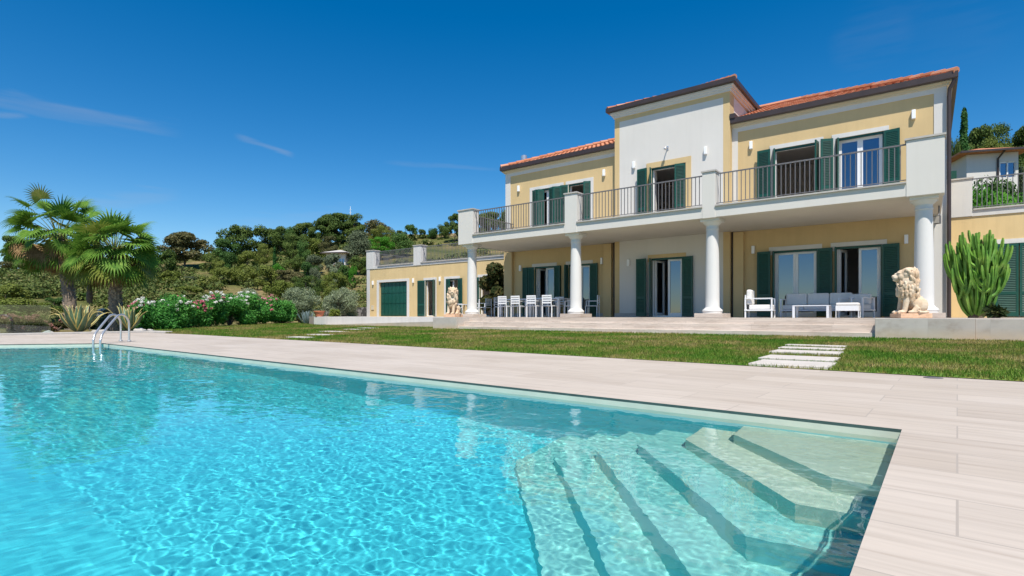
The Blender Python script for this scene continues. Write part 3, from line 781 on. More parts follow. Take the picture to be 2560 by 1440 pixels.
for xa, xb in ((-16.04, -10.075), (-5.575, .69)):
    pr = [(0, .15), (0, 1), (1, 1), (1, 0), (.28, 0)]
    q0 = [(xa + (.1 * s_ if xa < -12 else 0), 20.02 + .1 * s_, 7.455 + .195 * h_) for s_, h_ in pr]; q1 = [(xb - (.1 * s_ if xb > 0 else 0), 20.02 + .1 * s_, 7.455 + .195 * h_) for s_, h_ in pr]
    g1.add(q0 + q1, [(i, (i + 1) % 5, (i + 1) % 5 + 5, i + 5) for i in range(5)] + [(4, 3, 2, 1, 0), (5, 6, 7, 8, 9)])
g1.build('gutter', M['brown'], villa)
g2 = gutter_ring(-10.34, -5.33, 19.74, 24.75, 8.83, 9.01)
g2.build('gutter', M['brown'], villa)
MB().box(-16.0, -10.08, 20.06, 29.55, 7.48, 7.50).box(-5.57, .65, 20.06, 29.55, 7.48, 7.50).build('eaves_board', M['trim'], villa)
MB().box(-5.585, -5.40, 19.99, 22.7, 7.64, 7.80).build('flashing', M['brown'], villa)
PT = .39
def tiles(mb, O, e, s, L, D, zoff=0, pitch=PT, wx=.215, cl=.40, x_from=0, x_to=None):
    """hipped slope: O eave corner, e along the eave, s horizontal inward direction, L length, D depth to the ridge"""
    O, e, s = Vector(O), Vector(e), Vector(s); up = Vector((0, 0, 1))
    n = (up - s * pitch).normalized(); n = Vector((-s.x * pitch, -s.y * pitch, 1)).normalized(); sl = math.sqrt(1 + pitch ** 2)
    k = int(L / wx)
    for i in range(k):
        x = (i + .5) * L / k
        if x < x_from or (x_to and x > x_to): continue
        run = min(x, L - x, D) + .02; nc = max(1, math.ceil(run / cl))
        for j in range(nc):
            r0, r1 = j * cl, min(run, (j + 1) * cl + .05)
            ra, rb = .066, .054; vs = []
            for rr, rad, lift in ((r0 + (.03 if j == 0 else 0), ra, .028), (r1, rb, .0)):
                base = O + e * x + s * rr + up * (rr * pitch) + n * lift
                for q in range(7):
                    w_ = math.pi * q / 6; vs.append(base + e * (math.cos(w_) * rad) + n * (math.sin(w_) * rad * .62))
            mb.add(vs, [(q, q + 1, q + 8, q + 7) for q in range(6)] + [tuple(range(6, -1, -1))])
    return mb
def hiproof(name, x0, x1, y0, y1, z, gap=None):
    Dp = min((y1 - y0), (x1 - x0)) / 2; zr = z + Dp * PT
    if (x1 - x0) > (y1 - y0) + .01:
        ra, rb = (x0 + Dp, (y0 + y1) / 2, zr), (x1 - Dp, (y0 + y1) / 2, zr)
    else: ra = rb = ((x0 + x1) / 2, (y0 + y1) / 2, zr)
    if gap:
        g0, g1 = gap; ym = (y0 + y1) / 2
        b = MB().add([(x0, y0, z), (x1, y0, z), (x1, y1, z), (x0, y1, z), ra, rb, (g0, y0, z), (g0, ym, zr), (g1, y0, z), (g1, ym, zr)], [(0, 6, 7, 4), (8, 1, 5, 9), (1, 2, 5), (2, 3, 4, 5), (3, 0, 4)])
        tiles(b, (x0, y0, z), (1, 0, 0), (0, 1, 0), x1 - x0, Dp, x_from=0, x_to=g0 - x0 - .05)
        tiles(b, (x0, y0, z), (1, 0, 0), (0, 1, 0), x1 - x0, Dp, x_from=g1 - x0 + .08)
    else:
        b = MB().add([(x0, y0, z), (x1, y0, z), (x1, y1, z), (x0, y1, z), ra, rb], [(0, 1, 5, 4), (1, 2, 5), (2, 3, 4, 5), (3, 0, 4)] if ra != rb else [(0, 1, 4), (1, 2, 4), (2, 3, 4), (3, 0, 4)])
        tiles(b, (x0, y0, z), (1, 0, 0), (0, 1, 0), x1 - x0, Dp)
    tiles(b, (x1, y0, z), (0, 1, 0), (-1, 0, 0), y1 - y0, Dp)
    tiles(b, (x0, y1, z), (0, -1, 0), (1, 0, 0), y1 - y0, Dp)
    for c_, r_ in (((x0, y0, z), ra), ((x1, y0, z), rb), ((x1, y1, z), rb), ((x0, y1, z), ra)):
        c_, r_ = Vector(c_), Vector(r_); k = int((r_ - c_).length / .38)
        for i in range(k):
            b.tube([c_.lerp(r_, i / k) + Vector((0, 0, .07)), c_.lerp(r_, (i + 1.1) / k) + Vector((0, 0, .055))], [.10, .085], 8)
    if ra != rb: b.tube([Vector(ra) + Vector((0, 0, .06)), Vector(rb) + Vector((0, 0, .06))], .1, 8)
    return b.build(name, M['tile'], villa)
hiproof('roof', -16.0, .65, 20.05, 29.55, 7.60, (-10.075, -5.575))
hiproof('roof', -10.30, -5.37, 19.82, 24.71, 8.935)
ch = MB().lathe(-15.55, 21.3, [(.08, 7.6), (.08, 8.12), (.15, 8.13), (.15, 8.38), (.11, 8.39), (.11, 8.42)], 20); ch.build('flue', M['steel'], villa, smooth=True)

# windows of the villa
TW = (.13, M['trim']); TG = (.13, M['trim'])
z0, z1 = .62, 2.87
french(villa, *GF[0], z0, z1, YF, [(-14.24, -.03, 186, .30), (-14.56, -.08, 172, .32), (-13.14, -.03, -12, .33), (-12.82, -.12, 90, .12)], 'left', TG, hood=True)
french(villa, *GF[1], z0, z1, YF, [(-12.44, -.03, -88, .30), (-11.34, -.03, -7, .38)], 'both', TG, hood=True)
french(villa, -8.52, -7.28, z0, z1, YT, [(-8.54, -.03, -72, .26), (-8.62, -.27, 174, .42), (-7.27, -.03, -8, .40)], 'left', (.13, M['yellow']), hood=True)
french(villa, *GF[2], z0, z1, YF, [(-4.23, -.03, -70, .16), (-4.28, -.18, 175, .43), (-2.87, -.03, -6, .42)], 'both', TG, hood=True)
french(villa, *GF[3], z0, z1, YF, [(-2.38, -.03, -80, .20), (-1.12, -.03, -8, .44)], 'left', TG, hood=True)
z0, z1 = 4.05, 6.36
french(villa, *UF[0], z0, z1, YF, [(-14.33, .0, -25, .34), (-13.98, -.13, 30, .30), (-12.82, .0, 205, .33), (-13.12, -.14, 160, .3)], 'both', TW)
french(villa, *UF[1], z0, z1, YF, [(-12.44, -.02, 200, .34), (-11.34, .0, 215, .30)], 'open', TW)
french(villa, -8.50, -7.16, z0, z1, YT, [(-8.52, -.03, -75, .22), (-8.60, -.24, 172, .42), (-7.17, .02, 196, .40)], 'open', (.2, M['yellow']))
french(villa, *UF[2], z0, z1, YF, [(-4.21, -.03, -70, .18), (-4.28, -.20, 174, .42), (-2.85, -.02, -96, .36)], 'open', TW)
french(villa, *UF[3], z0, z1, YF, [(-2.35, -.02, -62, .16), (-2.42, -.17, 205, .36), (-1.07, -.03, -10, .40)], 'both', TW)

# wall lamps
def lamp(root, x, y, z, h=.27):
    o = MB().box(x - .05, x + .05, y - .10, y - .002, z, z + h).build('wall_lamp', M['lamp'], root, bevel=.012); return o
for x, z in ((-15.25, 2.62), (-14.98, 6.3)): pass
for x, y, z in ((-15.0, YF, 2.72), (-10.78, YF, 2.80), (-9.45, YT, 2.62), (-6.35, YT, 2.62), (-4.86, YF, 2.83), (-.52, YF, 2.83),
                (-15.10, YF, 6.42), (-10.68, YF, 6.45), (-9.22, YT, 6.47), (-6.42, YT, 6.52), (-4.93, YF, 6.50), (-.34, YF, 6.55)):
    lamp(villa, x, y, z)
b = MB().tube([(-7.86, YT - .002, 7.02), (-7.86, YT - .12, 7.04), (-7.86, YT - .22, 6.98)], .022, 8); b.ell((-7.86, YT - .24, 6.95), (.06, .07, .06)); b.box(-7.90, -7.82, YT - .02, YT - .003, 6.95, 7.1)
b.build('camera_lamp', M['steel'], villa, smooth=True)
# downpipes
dp = MB().tube([(.60, 20.10, 7.50), (.60, 20.10, 7.40), (.50, 20.17, 7.22), (.485, 20.18, 7.0), (.485, 20.18, .6)], .052, 10)
dp.build('downpipe', M['brown'], villa, smooth=True)
MB().tube([(-10.18, YF - .08, 3.64), (-10.18, YF - .08, .6)], .055, 10).build('downpipe', M['brown'], villa, smooth=True)
MB().tube([(-5.53, YF - .08, 3.64), (-5.53, YF - .08, .6)], .055, 10).build('downpipe', M['brown'], villa, smooth=True)
# balcony
YB = 16.7
bal = MB().box(-15.50, .30, YB, YT - .004 + .28, 3.64, 3.94)
bal.box(-15.50, -10.075, YT + .29, YF - .004, 3.64, 3.94) if False else None
bal.build('balcony_slab', M['soffit'], villa)
fa = MB().box(-15.52, .318, YB - .015, YB - .002, 3.625, 3.94).box(-15.535, -15.505, YB, YF - .03, 3.625, 3.94)
fa.build('fascia', M['white'], villa)
cp = MB()
PIL = [(-15.57, -14.77), (-10.37, -9.87), (-5.46, -5.07), (-.43, .32)]
for (a, b), (c_, d_) in zip(PIL, PIL[1:]): cp.box(b - .02 if False else b, c_, YB - .07, YF - .2 if False else YB + .35, 3.943, 3.985)
cp.box(-15.58, -15.2, YB + .40, YF - .04, 3.943, 3.985)
cp.build('coping', M['coping'], villa)
MB().box(-15.2, .3, YB + .35, YT - .01, 3.943, 3.972).build('balcony_floor', M['coping'], villa)
for i, (a, b) in enumerate(PIL):
    pb = MB().box(a, b, YB - .03, YB + .38, 3.61, 5.0)
    po = pb.build('balcony_pillar', M['white'], villa, bevel=.008)
    MB().box(a - .03, b + .03, YB - .06, YB + .41, 5.003, 5.05).build('pillar_cap', M['coping'], po)
def railing(root, p0, p1, z0, z1, step=.118, r=.010, name='railing'):
    p0, p1 = Vector((*p0, 0)), Vector((*p1, 0)); L = (p1 - p0).length; d = (p1 - p0) / L; k = round(L / step)
    mb = MB()
    mb.obox(((p0 + p1) / 2)[:2], (d.x, d.y), L / 2, .018, z1 - .035, z1)
    mb.obox(((p0 + p1) / 2)[:2], (d.x, d.y), L / 2, .012, z0 + .055, z0 + .075)
    for i in range(1, k):
        q = p0 + d * (L * i / k); mb.obox((q.x, q.y), (d.x, d.y), r, r, z0 + (.0 if i % 12 == 6 else .075), z1 - .035)
    return mb.build(name, M['iron'], root)
for (a, b), (c_, d_) in zip(PIL, PIL[1:]): railing(villa, (b, YB + .08), (c_, YB + .08), 3.985, 4.95)
railing(villa, (-15.42, YB + .38), (-15.42, YF - .03), 3.985, 4.95)
# columns
for x in (-15.16, -10.14, -5.28, -.08):
    y = 17.08; prof = [(.285, .73), (.285, .77), (.30, .80), (.285, .845), (.245, .865), (.235, .885), (.215, .90)]
    for k in range(9):
        s = k / 8; prof.append((.208 - .030 * s ** 1.8, .93 + s * 2.36))
    prof += [(.195, 3.30), (.195, 3.33), (.18, 3.345), (.182, 3.42), (.215, 3.45), (.26, 3.50), (.275, 3.53)]
    c_ = MB().lathe(x, y, prof, 40).build('column', M['column'], villa, smooth=True)
    MB().box(x - .29, x + .29, y - .29, y + .29, 3.532, 3.637).build('capital', M['column'], c_, bevel=.01)
    MB().box(x - .42, x + .42, y - .42, y + .42, .602, .728).build('plinth', M['riser'], c_, bevel=.006)
# floodlight
b = MB().obox((.17, 18.55), (.9, -.43), .11, .03, 3.12, 3.34); b.tube([(.20, 18.62, 3.3), (.24, 18.75, 3.42), (.24, 18.75, 3.64)], .02, 8)
fl = b.build('floodlight', M['iron'], villa); MB().obox((.158, 18.515), (.9, -.43), .09, .004, 3.14, 3.32).build('lens', M['coping'], fl)

# ------------------------------------------------------------------ garage wing
YA = 23.4
ga = empty('garage_wing', (-23, 23.4, .6), label='low yellow side wing with green garage door and railed roof terrace', cat='house')
GH = [(-29.02, -26.28, .62, 2.86), (-24.62, -23.76, .62, 2.84), (-22.85, -21.85, .62, 2.84), (-20.2, -19.3, .62, 2.84)]
mb = wallgrid(MB(), -30.3, -15.9, .6, 3.78, YA, .3, GH); mb.box(-30.3, -30.0, YA + .003, 30, .6, 3.78)
mb.build('wall', M['yellow_old'], ga)
MB().box(-30.0, -16, 26.5, 26.6, .6, 3.7).box(-30, -16, YA + .31, 26.5, 3.6, 3.7).box(-30, -16, YA + .3, 26.5, .59, .612).box(-26.0, -25.9, YA + .31, 26.5, .6, 3.6).build('interior', M['interior'], ga)
mb = MB().box(-30.32, -29.98, YA - .02, YA - .003, .6, 3.78).box(-30.315, -30.302, YA - .02, YA + .4, .6, 3.78)
mb.box(-30.32, -15.9, YA - .03, YA + .3, 3.783, 3.93).box(-30.32, -30.0, YA + .3, 30, 3.783, 3.93); mb.build('white_band', M['white_old'], ga)
MB().box(-29.13, -25.65, YA - .08, YA + .3, 3.933, 3.985).box(-24.98, -15.9, YA - .08, YA + .3, 3.933, 3.985).box(-30.4, -30.0, YA + .45, 30.1, 3.933, 3.985).build('coping', M['coping'], ga)
MB().box(-30.0, -15.9, YA + .3, 30, 3.80, 3.90).build('roof_terrace', M['coping'], ga)
for a, b in ((-30.33, -29.55), (-25.65, -24.98)):
    po = MB().box(a, b, YA - .04, YA + .45, 3.79, 5.02).build('roof_pillar', M['white_old'], ga, bevel=.008); MB().box(a - .04, b + .04, YA - .08, YA + .49, 5.023, 5.07).build('pillar_cap', M['coping'], po)
railing(ga, (-29.55, YA + .1), (-25.65, YA + .1), 3.985, 4.95); railing(ga, (-24.98, YA + .1), (-15.95, YA + .1), 3.985, 4.95)
railing(ga, (-30.2, YA + .5), (-30.2, 30), 3.985, 4.95); railing(ga, (-30.2, 30), (-20, 30), 3.985, 4.95)
MB().box(-30.2, -24, 29.6, 30.1, 3.985, 4.35).build('parapet', M['rubble'], ga)
# garage door
gd = MB()
for i in range(7):
    a = -28.98 + i * (2.66 / 7); 
    for za, zb in ((.66, 1.42), (1.46, 2.1), (2.14, 2.8)): gd.box(a + .02, a + 2.66 / 7 - .02, YA + .10, YA + .13, za, zb)
gd.box(-29.0, -26.3, YA + .13, YA + .16, .63, 2.85); gd.build('garage_door', M['green'], ga)
MB().box(-29.24, -26.06, YA - .03, YA + .003, 2.863, 3.02).box(-29.24, -29.023, YA - .03, YA + .003, .6, 2.86).box(-26.277, -26.06, YA - .03, YA + .003, .6, 2.86).build('surround', M['trim'], ga)
french(ga, -24.62, -23.76, .62, 2.84, YA, [(-24.64, -.03, 184, .60), (-23.75, -.03, -60, .42)], 'one', TG, 'door')
french(ga, -22.85, -21.85, .62, 2.84, YA, [(-22.83, -.01, -15, .42), (-21.84, -.03, -20, .50)], 'right', TG, 'door')
french(ga, -20.2, -19.3, .62, 2.84, YA, [(-20.22, -.03, 186, .45), (-19.29, -.03, -8, .60)], 'one', TG, 'door')
for x, z in ((-29.62, 2.72), (-25.66, 2.72), (-23.32, 2.72)): lamp(ga, x, YA, z)
MB().box(-29.82, -29.55, YA - .04, YA - .003, 1.05, 1.35).build('meter_box', M['moulding'], ga)

# ------------------------------------------------------------------ east wing
ew = empty('side_wing', (4, 22.2, .6), label='low yellow wing behind the candelabra cactus with a railed roof', cat='house')
YE = 22.2
mb = wallgrid(MB(), .424, 9, .6, 3.75, YE, .3, [(1.62, 2.75, .62, 2.84)]); mb.box(.424, 9, 26, 26.1, .6, 3.75); mb.build('wall', M['yellow_old'], ew)
MB().box(.44, 9, YE - .03, YE + .3, 3.753, 3.94).box(.44, .56, YE - .02, YE - .003, .6, 3.75).build('white_band', M['white_old'], ew)
MB().box(1.12, 9, YE - .07, YE + .3, 3.943, 3.99).build('coping', M['coping'], ew)
po = MB().box(.45, 1.10, YE - .04, YE + .4, 3.76, 4.93).build('roof_pillar', M['white_old'], ew, bevel=.008); MB().box(.42, 1.13, YE - .07, YE + .43, 4.933, 4.98).build('pillar_cap', M['coping'], po)
railing(ew, (1.10, YE + .1), (9, YE + .1), 3.99, 4.95)
MB().box(1.1, 9, YE + .3, 30, 3.8, 3.9).build('roof_terrace', M['coping'], ew)
french(ew, 1.62, 2.75, .62, 2.84, YE, [(1.64, -.02, -4, .52), (2.18, -.06, 2, .52)], 'open', TG, 'door')
o = MB().box(.50, .78, 24.0, 24.05, 4.95, 5.62).build('upper_shutter', M['green'], ew)

# ------------------------------------------------------------------ villa furniture
def chair_proto():
    r = empty('dining_chair', (0, 0, 0), label='white slatted dining chair on the terrace', cat='chair')
    MB().box(-.22, .22, -.22, .22, .43, .46).build('seat', M['furn'], r, bevel=.005)
    b = MB()
    for z in (.53, .625, .72): b.box(-.20, .20, -.268, -.245, z, z + .058)
    b.box(-.22, -.19, -.27, -.24, .46, .83).box(.19, .22, -.27, -.24, .46, .83).box(-.22, .22, -.275, -.24, .80, .86)
    b.build('backrest', M['furn'], r, bevel=.004)
    for sx in (-1, 1):
        for sy in (-1, 1): MB().box(sx * .22 - .016, sx * .22 + .016, sy * .21 - .016 - (.03 if sy < 0 else 0), sy * .21 + .016 - (.03 if sy < 0 else 0), 0, .435).build('leg', M['furn'], r)
        MB().box(sx * .235 - .015, sx * .235 + .015, -.24, .2, .63, .65).box(sx * .235 - .014, sx * .235 + .014, .17, .198, .435, .63).build('armrest', M['furn'], r)
    return r
cp0 = chair_proto()
used = [False]
def chair(x, y, rz, label, group='white slatted dining chairs'):
    o = cp0 if not used[0] else copy_tree(cp0); used[0] = True
    o.location = (x, y, .6); o.rotation_euler = (0, 0, rz); tag(o, label, group=group); return o
FR = ['with its back to the lawn, at the end nearest the garage wing', 'with its back to the lawn, second from the garage side', 'with its back to the lawn, second from the middle column', 'with its back to the lawn, nearest the middle column']
for x, s in zip((-13.92, -13.25, -12.46, -11.72), FR): chair(x, 17.80, 0, 'white chair ' + s)
BR = ['against the wall side of the table, far end beside the pilaster', 'on the house side, facing the second front chair', 'on the house side, in front of the open glass door', 'on the house side, near the tall white column']
for x, s in zip((-13.95, -13.2, -12.45, -11.7), BR): chair(x, 19.35, math.pi, 'white chair ' + s)
chair(-14.78, 18.6, -math.pi / 2, 'white chair at the head of the table by the garage wing')
chair(-11.15, 18.5, math.pi / 2, 'white chair at the table head, half hidden by a column')
chair(-10.6, 19.1, math.pi / 2 + .3, 'white chair standing off the table right behind the column')
for i, (a, b) in enumerate(((-14.55, -13.08), (-13.0, -11.53))):
    tb = empty('dining_table', ((a + b) / 2, 18.6, .6), label=('white dining table on thick legs, the one nearer the garage wing', 'white dining table on thick legs, the one nearer the middle column')[i], cat='table', group='white dining tables')
    MB().box(a, b, 18.12, 19.04, 1.315, 1.36).build('tabletop', M['furn'], tb, bevel=.005)
    for x in (a + .06, b - .06):
        for y in (18.18, 18.98): MB().box(x - .055, x + .055, y - .055, y + .055, .6, 1.314).build('leg', M['furn'], tb, bevel=.005)
# small set behind the corner column
chair(-17.55, 19.9, math.pi * .75, 'white chair at the small round table, just right of the corner column', 'chairs at the small table')
chair(-16.70, 19.7, math.pi / 2, 'white chair at the small round table, beside the glass side door', 'chairs at the small table')
chair(-18.45, 19.6, -math.pi / 2, 'white chair at the small table, showing left of the corner column', 'chairs at the small table')
tb = empty('side_table', (-17.3, 19.0, .6), label='small round grey table on thin dark legs behind the corner column', cat='table')
MB().lathe(-17.3, 19.0, [(.34, 1.16), (.35, 1.17), (.35, 1.19)], 28).build('tabletop', M['furn2'], tb)
for k in range(3):
    a = 2.1 * k + .5; MB().tube([(-17.3 + .05 * math.cos(a), 19 + .05 * math.sin(a), 1.16), (-17.3 + .3 * math.cos(a), 19 + .3 * math.sin(a), .6)], .012, 6).build('leg', M['iron'], tb)

def cushion(mb, x0, x1, y0, y1, z0, z1): return mb.box(x0, x1, y0, y1, z0, z1)
def seatbox(root, w, d, fm, cm, n=1, back=True, arms=True, backh=.72):
    """lounge seat facing -y, centred on the origin of root (local coordinates)"""
    o0 = root.location.copy(); root.location = (0, 0, 0)
    MB().box(-w / 2, w / 2, -d / 2, d / 2, .20, .24).build('seat_frame', fm, root, bevel=.004)
    for sx in (-1, 1):
        for sy in (-1, 1): MB().box(sx * (w / 2 - .03) - .02, sx * (w / 2 - .03) + .02, sy * (d / 2 - .03) - .02, sy * (d / 2 - .03) + .02, 0, .56 if arms else .2).build('leg', fm, root)
        if arms: MB().box(sx * (w / 2 - .03) - .025, sx * (w / 2 - .03) + .025, -d / 2 + .01, d / 2 - .01, .56, .585).build('armrest', fm, root)
    cw = (w - .12) / n
    for i in range(n):
        a = -w / 2 + .06 + i * cw
        MB().box(a + .004, a + cw - .004, -d / 2 + .02, d / 2 - .12, .243, .385).build('seat_cushion', cm, root, bevel=.03)
        if back:
            b = MB().box(a + .006, a + cw - .006, d / 2 - .20, d / 2 - .05, .39, backh + .04); b.build('back_cushion', cm, root, bevel=.045)
    if back: MB().box(-w / 2 + .02, w / 2 - .02, d / 2 - .045, d / 2 - .015, .24, backh - .12).build('back_frame', fm, root)
    root.location = o0
r = empty('armchair', (-4.03, 17.62, .6), R(95), 'white armchair with a plump cushion standing sideways beside the long sofa', 'armchair'); seatbox(r, .72, .78, M['furn'], M['cush_w'], backh=.80)
r = empty('sofa', (-2.72, 19.05, .6), 0, 'three seat sofa with grey back cushions in front of the glass doors', 'sofa'); seatbox(r, 1.95, .80, M['furn2'], M['cush_g'], 3)
r = empty('coffee_table', (-2.66, 17.75, .6), 0, 'low pale metal coffee table in front of the grey sofa', 'table')
r.location = (0, 0, 0)
MB().box(-.46, .46, -.3, .3, .33, .355).build('tabletop', M['furn2'], r, bevel=.004)
for sx in (-1, 1):
    for sy in (-1, 1): MB().box(sx * .43 - .03, sx * .43 + .03, sy * .27 - .03, sy * .27 + .03, 0, .329).build('leg', M['furn2'], r)
r.location = (-2.66, 17.75, .6)
r = empty('footstool', (-1.74, 17.45, .6), 0, 'white cushioned footstool on thin sled legs next to the coffee table', 'footstool')
r.location = (0, 0, 0)
MB().box(-.27, .27, -.24, .24, .19, .33).build('seat_box', M['furn'], r, bevel=.004)
MB().box(-.265, .265, -.235, .235, .333, .41).build('seat_cushion', M['cush_w'], r, bevel=.025)
for sx in (-1, 1): MB().tube([(sx * .26, -.23, .2), (sx * .26, -.23, .01), (sx * .26, .23, .01), (sx * .26, .23, .2)], .011, 6).build('sled_leg', M['furn'], r)
r.location = (-1.74, 17.45, .6)
r = empty('armchair', (-1.66, 18.75, .6), R(-20), 'grey cushioned armchair behind the white footstool, by the open door', 'armchair'); seatbox(r, .70, .72, M['furn'], M['cush_g'], backh=.66)

# ------------------------------------------------------------------ lion statues
def lion(name, loc, rz, yaw, label, seed):
    root = empty(name, loc, 0, label, 'statue', 'seated stone lions')
    rg = random.Random(seed); b = MB(); E_ = b.ell
    E_((-.13, .12, .30), (.17, .10, .18)); E_((-.13, -.12, .30), (.17, .10, .18)); E_((-.10, 0, .36), (.18, .16, .20)); E_((-.02, 0, .47), (.17, .15, .2))
    E_((.05, 0, .58), (.17, .16, .2)); E_((.10, 0, .52), (.15, .15, .17))
    for s in (-1, 1):
        b.tube([(.12, s * .10, .55), (.17, s * .11, .35), (.20, s * .11, .16)], [.085, .062, .055], 10)
        E_((.25, s * .11, .145), (.10, .062, .045)); E_((.03, s * .19, .145), (.14, .06, .045)); b.tube([(-.05, s * .18, .24), (.05, s * .19, .16)], [.08, .05], 8)
        for q in (-.025, 0, .025): E_((.32, s * .11 + q, .135), (.035, .017, .03))
    b.tube([(-.26, -.02, .18), (-.28, .14, .14), (-.18, .24, .14), (-.02, .27, .145)], [.035, .03, .03, .035], 8)
    # mane and chest
    E_((.09, 0, .68), (.20, .19, .22)); E_((.06, 0, .83), (.20, .20, .20)); E_((.13, 0, .60), (.18, .17, .17))
    Rz = Matrix.Rotation(yaw, 3, 'Z'); piv = Vector((.05, 0, 0))
    def H(c, r): b.ell(piv + Rz @ (Vector(c) - piv), r, Rz)
    H((.05, 0, 1.02), (.19, .19, .18)); H((.16, 0, 1.01), (.15, .125, .14)); H((.26, 0, .965), (.12, .085, .075)); H((.345, 0, .99), (.045, .05, .035))
    H((.27, 0, .905), (.10, .065, .045)); H((.30, .045, .95), (.06, .04, .045)); H((.30, -.045, .95), (.06, .04, .045)); H((.24, 0, 1.04), (.10, .04, .04))
    for s in (-1, 1):
        H((.235, s * .068, 1.065), (.05, .04, .022)); H((.10, s * .15, 1.12), (.045, .035, .055)); H((.17, s * .10, .96), (.09, .05, .08)); H((.243, s * .062, 1.03), (.02, .018, .014))
    # locks of the mane
    for k in range(170):
        z = rg.uniform(.44, 1.16); a = rg.uniform(-math.pi, math.pi); hd = z > .9
        if hd and abs(a) < 1.4: continue
        rr = (.21 if z < .95 else .20 * math.sqrt(max(.05, 1 - ((z - .98) / .22) ** 2))) * (.78 if z < .52 else 1)
        c = Vector((.075 + rr * math.cos(a), rr * .95 * math.sin(a), z))
        if hd: c = piv + Rz @ (c - piv)
        aa = a + (yaw if hd else 0)
        rot = Matrix.Rotation(aa, 3, 'Z') @ Matrix.Rotation(rg.uniform(.0, .35), 3, 'Y') @ Matrix.Rotation(rg.uniform(-.35, .35), 3, 'X')
        b.ell(c, (.030, .027, rg.uniform(.055, .085)), rot, 8, 6)
    rot = Matrix.Rotation(rz, 3, 'Z')
    b.v = [tuple(rot @ Vector(v) + Vector(loc)) for v in b.v]
    o = b.build('body', M['lion'], root)
    rm = o.modifiers.new('r', 'REMESH'); rm.mode = 'VOXEL'; rm.voxel_size = .011; rm.use_smooth_shade = True
    sm = o.modifiers.new('s', 'SMOOTH'); sm.iterations = 1; sm.factor = .4
    p = MB().box(-.31, .35, -.235, .26, .0, .11); p.v = [tuple(rot @ Vector(v) + Vector(loc)) for v in p.v]
    p.build('plinth', M['lionbase'], root, bevel=.012)
lion('lion_statue', (-.31, 15.85, .6), R(208), R(-22), 'seated stone lion in profile looking toward the sofa, before the end column', 1)
lion('lion_statue', (-15.02, 15.80, .6), R(-78), R(28), 'seated stone lion facing the pool at the far end of the steps', 2)
bpy.context.view_layer.update()

# ------------------------------------------------------------------ vegetation
def leaves(P, Nn, size, asp, rg, jit=.6):
    n = len(P); Nn = Nn + rg.normal(0, jit, (n, 3)); Nn /= np.linalg.norm(Nn, axis=1)[:, None] + 1e-9
    r = rg.normal(0, 1, (n, 3)); T = np.cross(Nn, r); T /= np.linalg.norm(T, axis=1)[:, None] + 1e-9; B = np.cross(Nn, T)
    s = (size * rg.uniform(.6, 1.3, n))[:, None]
    return np.stack([P - T * s * asp * .5, P + B * s * .5, P + T * s * asp * .5, P - B * s * .5], 1)

def clump(c, r, n, rg, shell=.55, top=.35):
    d = rg.normal(0, 1, (n, 3)); d /= np.linalg.norm(d, axis=1)[:, None]
    d[:, 2] = np.where((d[:, 2] < 0) & (rg.random(n) < top), -d[:, 2], d[:, 2])
    k = rg.uniform(shell, 1.08, n)[:, None]
    return np.array(c) + d * k * np.array(r), d

def tree_mesh(clumps, per, size, asp, seed, jit=.6, shell=.55):
    rg = np.random.default_rng(seed); out = []
    for c, r in clumps:
        P, D = clump(c, r, per, rg, shell); out.append(leaves(P, D + np.array([0, 0, .35]), size, asp, rg, jit))
    return np.concatenate(out)

def limbs(clumps, h, r0, seed, lean=(0, 0), frac=.5, every=2):
    rg = random.Random(seed); b = MB(); k = 7
    tr = [Vector((lean[0] * s * s + rg.uniform(-.02, .02) * h * s, lean[1] * s * s + rg.uniform(-.02, .02) * h * s, h * .82 * s - .04 * h)) for s in [i / k for i in range(k + 1)]]
    b.tube(tr, [r0 * (1 - .75 * i / k) for i in range(k + 1)], 7)
    for c, r in clumps[::every]:
        c = Vector(c); s = max(.25, min(.85, frac * rg.uniform(.7, 1.2) * c.z / h + .1)); i = int(s * k); a = tr[i]
        m_ = a.lerp(c, .5) + Vector((0, 0, -.04 * h)); b.tube([a, m_, c], [r0 * .35, r0 * .22, r0 * .08], 5)
    return b

# --- tree kinds for the hillside (unit: metres at full size, scaled per tree)
def kind_pine(seed, wide=1.0, flat_=.72, n=34, h=8.0, low=.28):
    rg = random.Random(seed); cl = []
    for i in range(n):
        a = rg.uniform(0, 6.283); q = math.sqrt(rg.random()); z = rg.uniform(low, .92)
        env = (1 - ((z - .52) / .46) ** 2) ** .5 if abs(z - .52) < .46 else .2
        rad = q * .46 * h * wide * max(.25, env); s = rg.uniform(.10, .175) * h
        cl.append(((rad * math.cos(a), rad * math.sin(a), z * h), (s * 1.15, s * 1.15, s * flat_)))
    cl.append(((0, 0, .9 * h), (.16 * h, .16 * h, .08 * h)))
    return cl
def kind_bush(seed, n=16, h=3.0, wide=1.0):
    rg = random.Random(seed); cl = []
    for i in range(n):
        a = rg.uniform(0, 6.283); q = math.sqrt(rg.random()); z = rg.uniform(.15, .8); rad = q * .5 * h * wide * math.sqrt(max(.1, 1 - z * z))
        s = rg.uniform(.16, .26) * h; cl.append(((rad * math.cos(a), rad * math.sin(a), z * h), (s, s, s * .8)))
    return cl
PROTO = {}
def proto(key, cl, per, size, asp, seed, h, r0, frac=.5, shell=.55):
    V = tree_mesh(cl, per, size, asp, seed, shell=shell)
    zc = V[..., 2]; V[..., 2] = np.maximum(zc, .02)
    c_ = np_mesh('crown', V.reshape(-1, 3), 4, M['pine']); t_ = limbs(cl, h, r0, seed, frac=frac).build('trunk', M['bark'], smooth=True)
    PROTO[key] = (c_.data, t_.data, h)
    bpy.data.objects.remove(c_); bpy.data.objects.remove(t_)
for i in range(4): proto('pine%d' % i, kind_pine(10 + i, wide=(1.0, 1.25, .8, 1.1)[i]), 420, .23, 1.5, 20 + i, 8.0, .22)
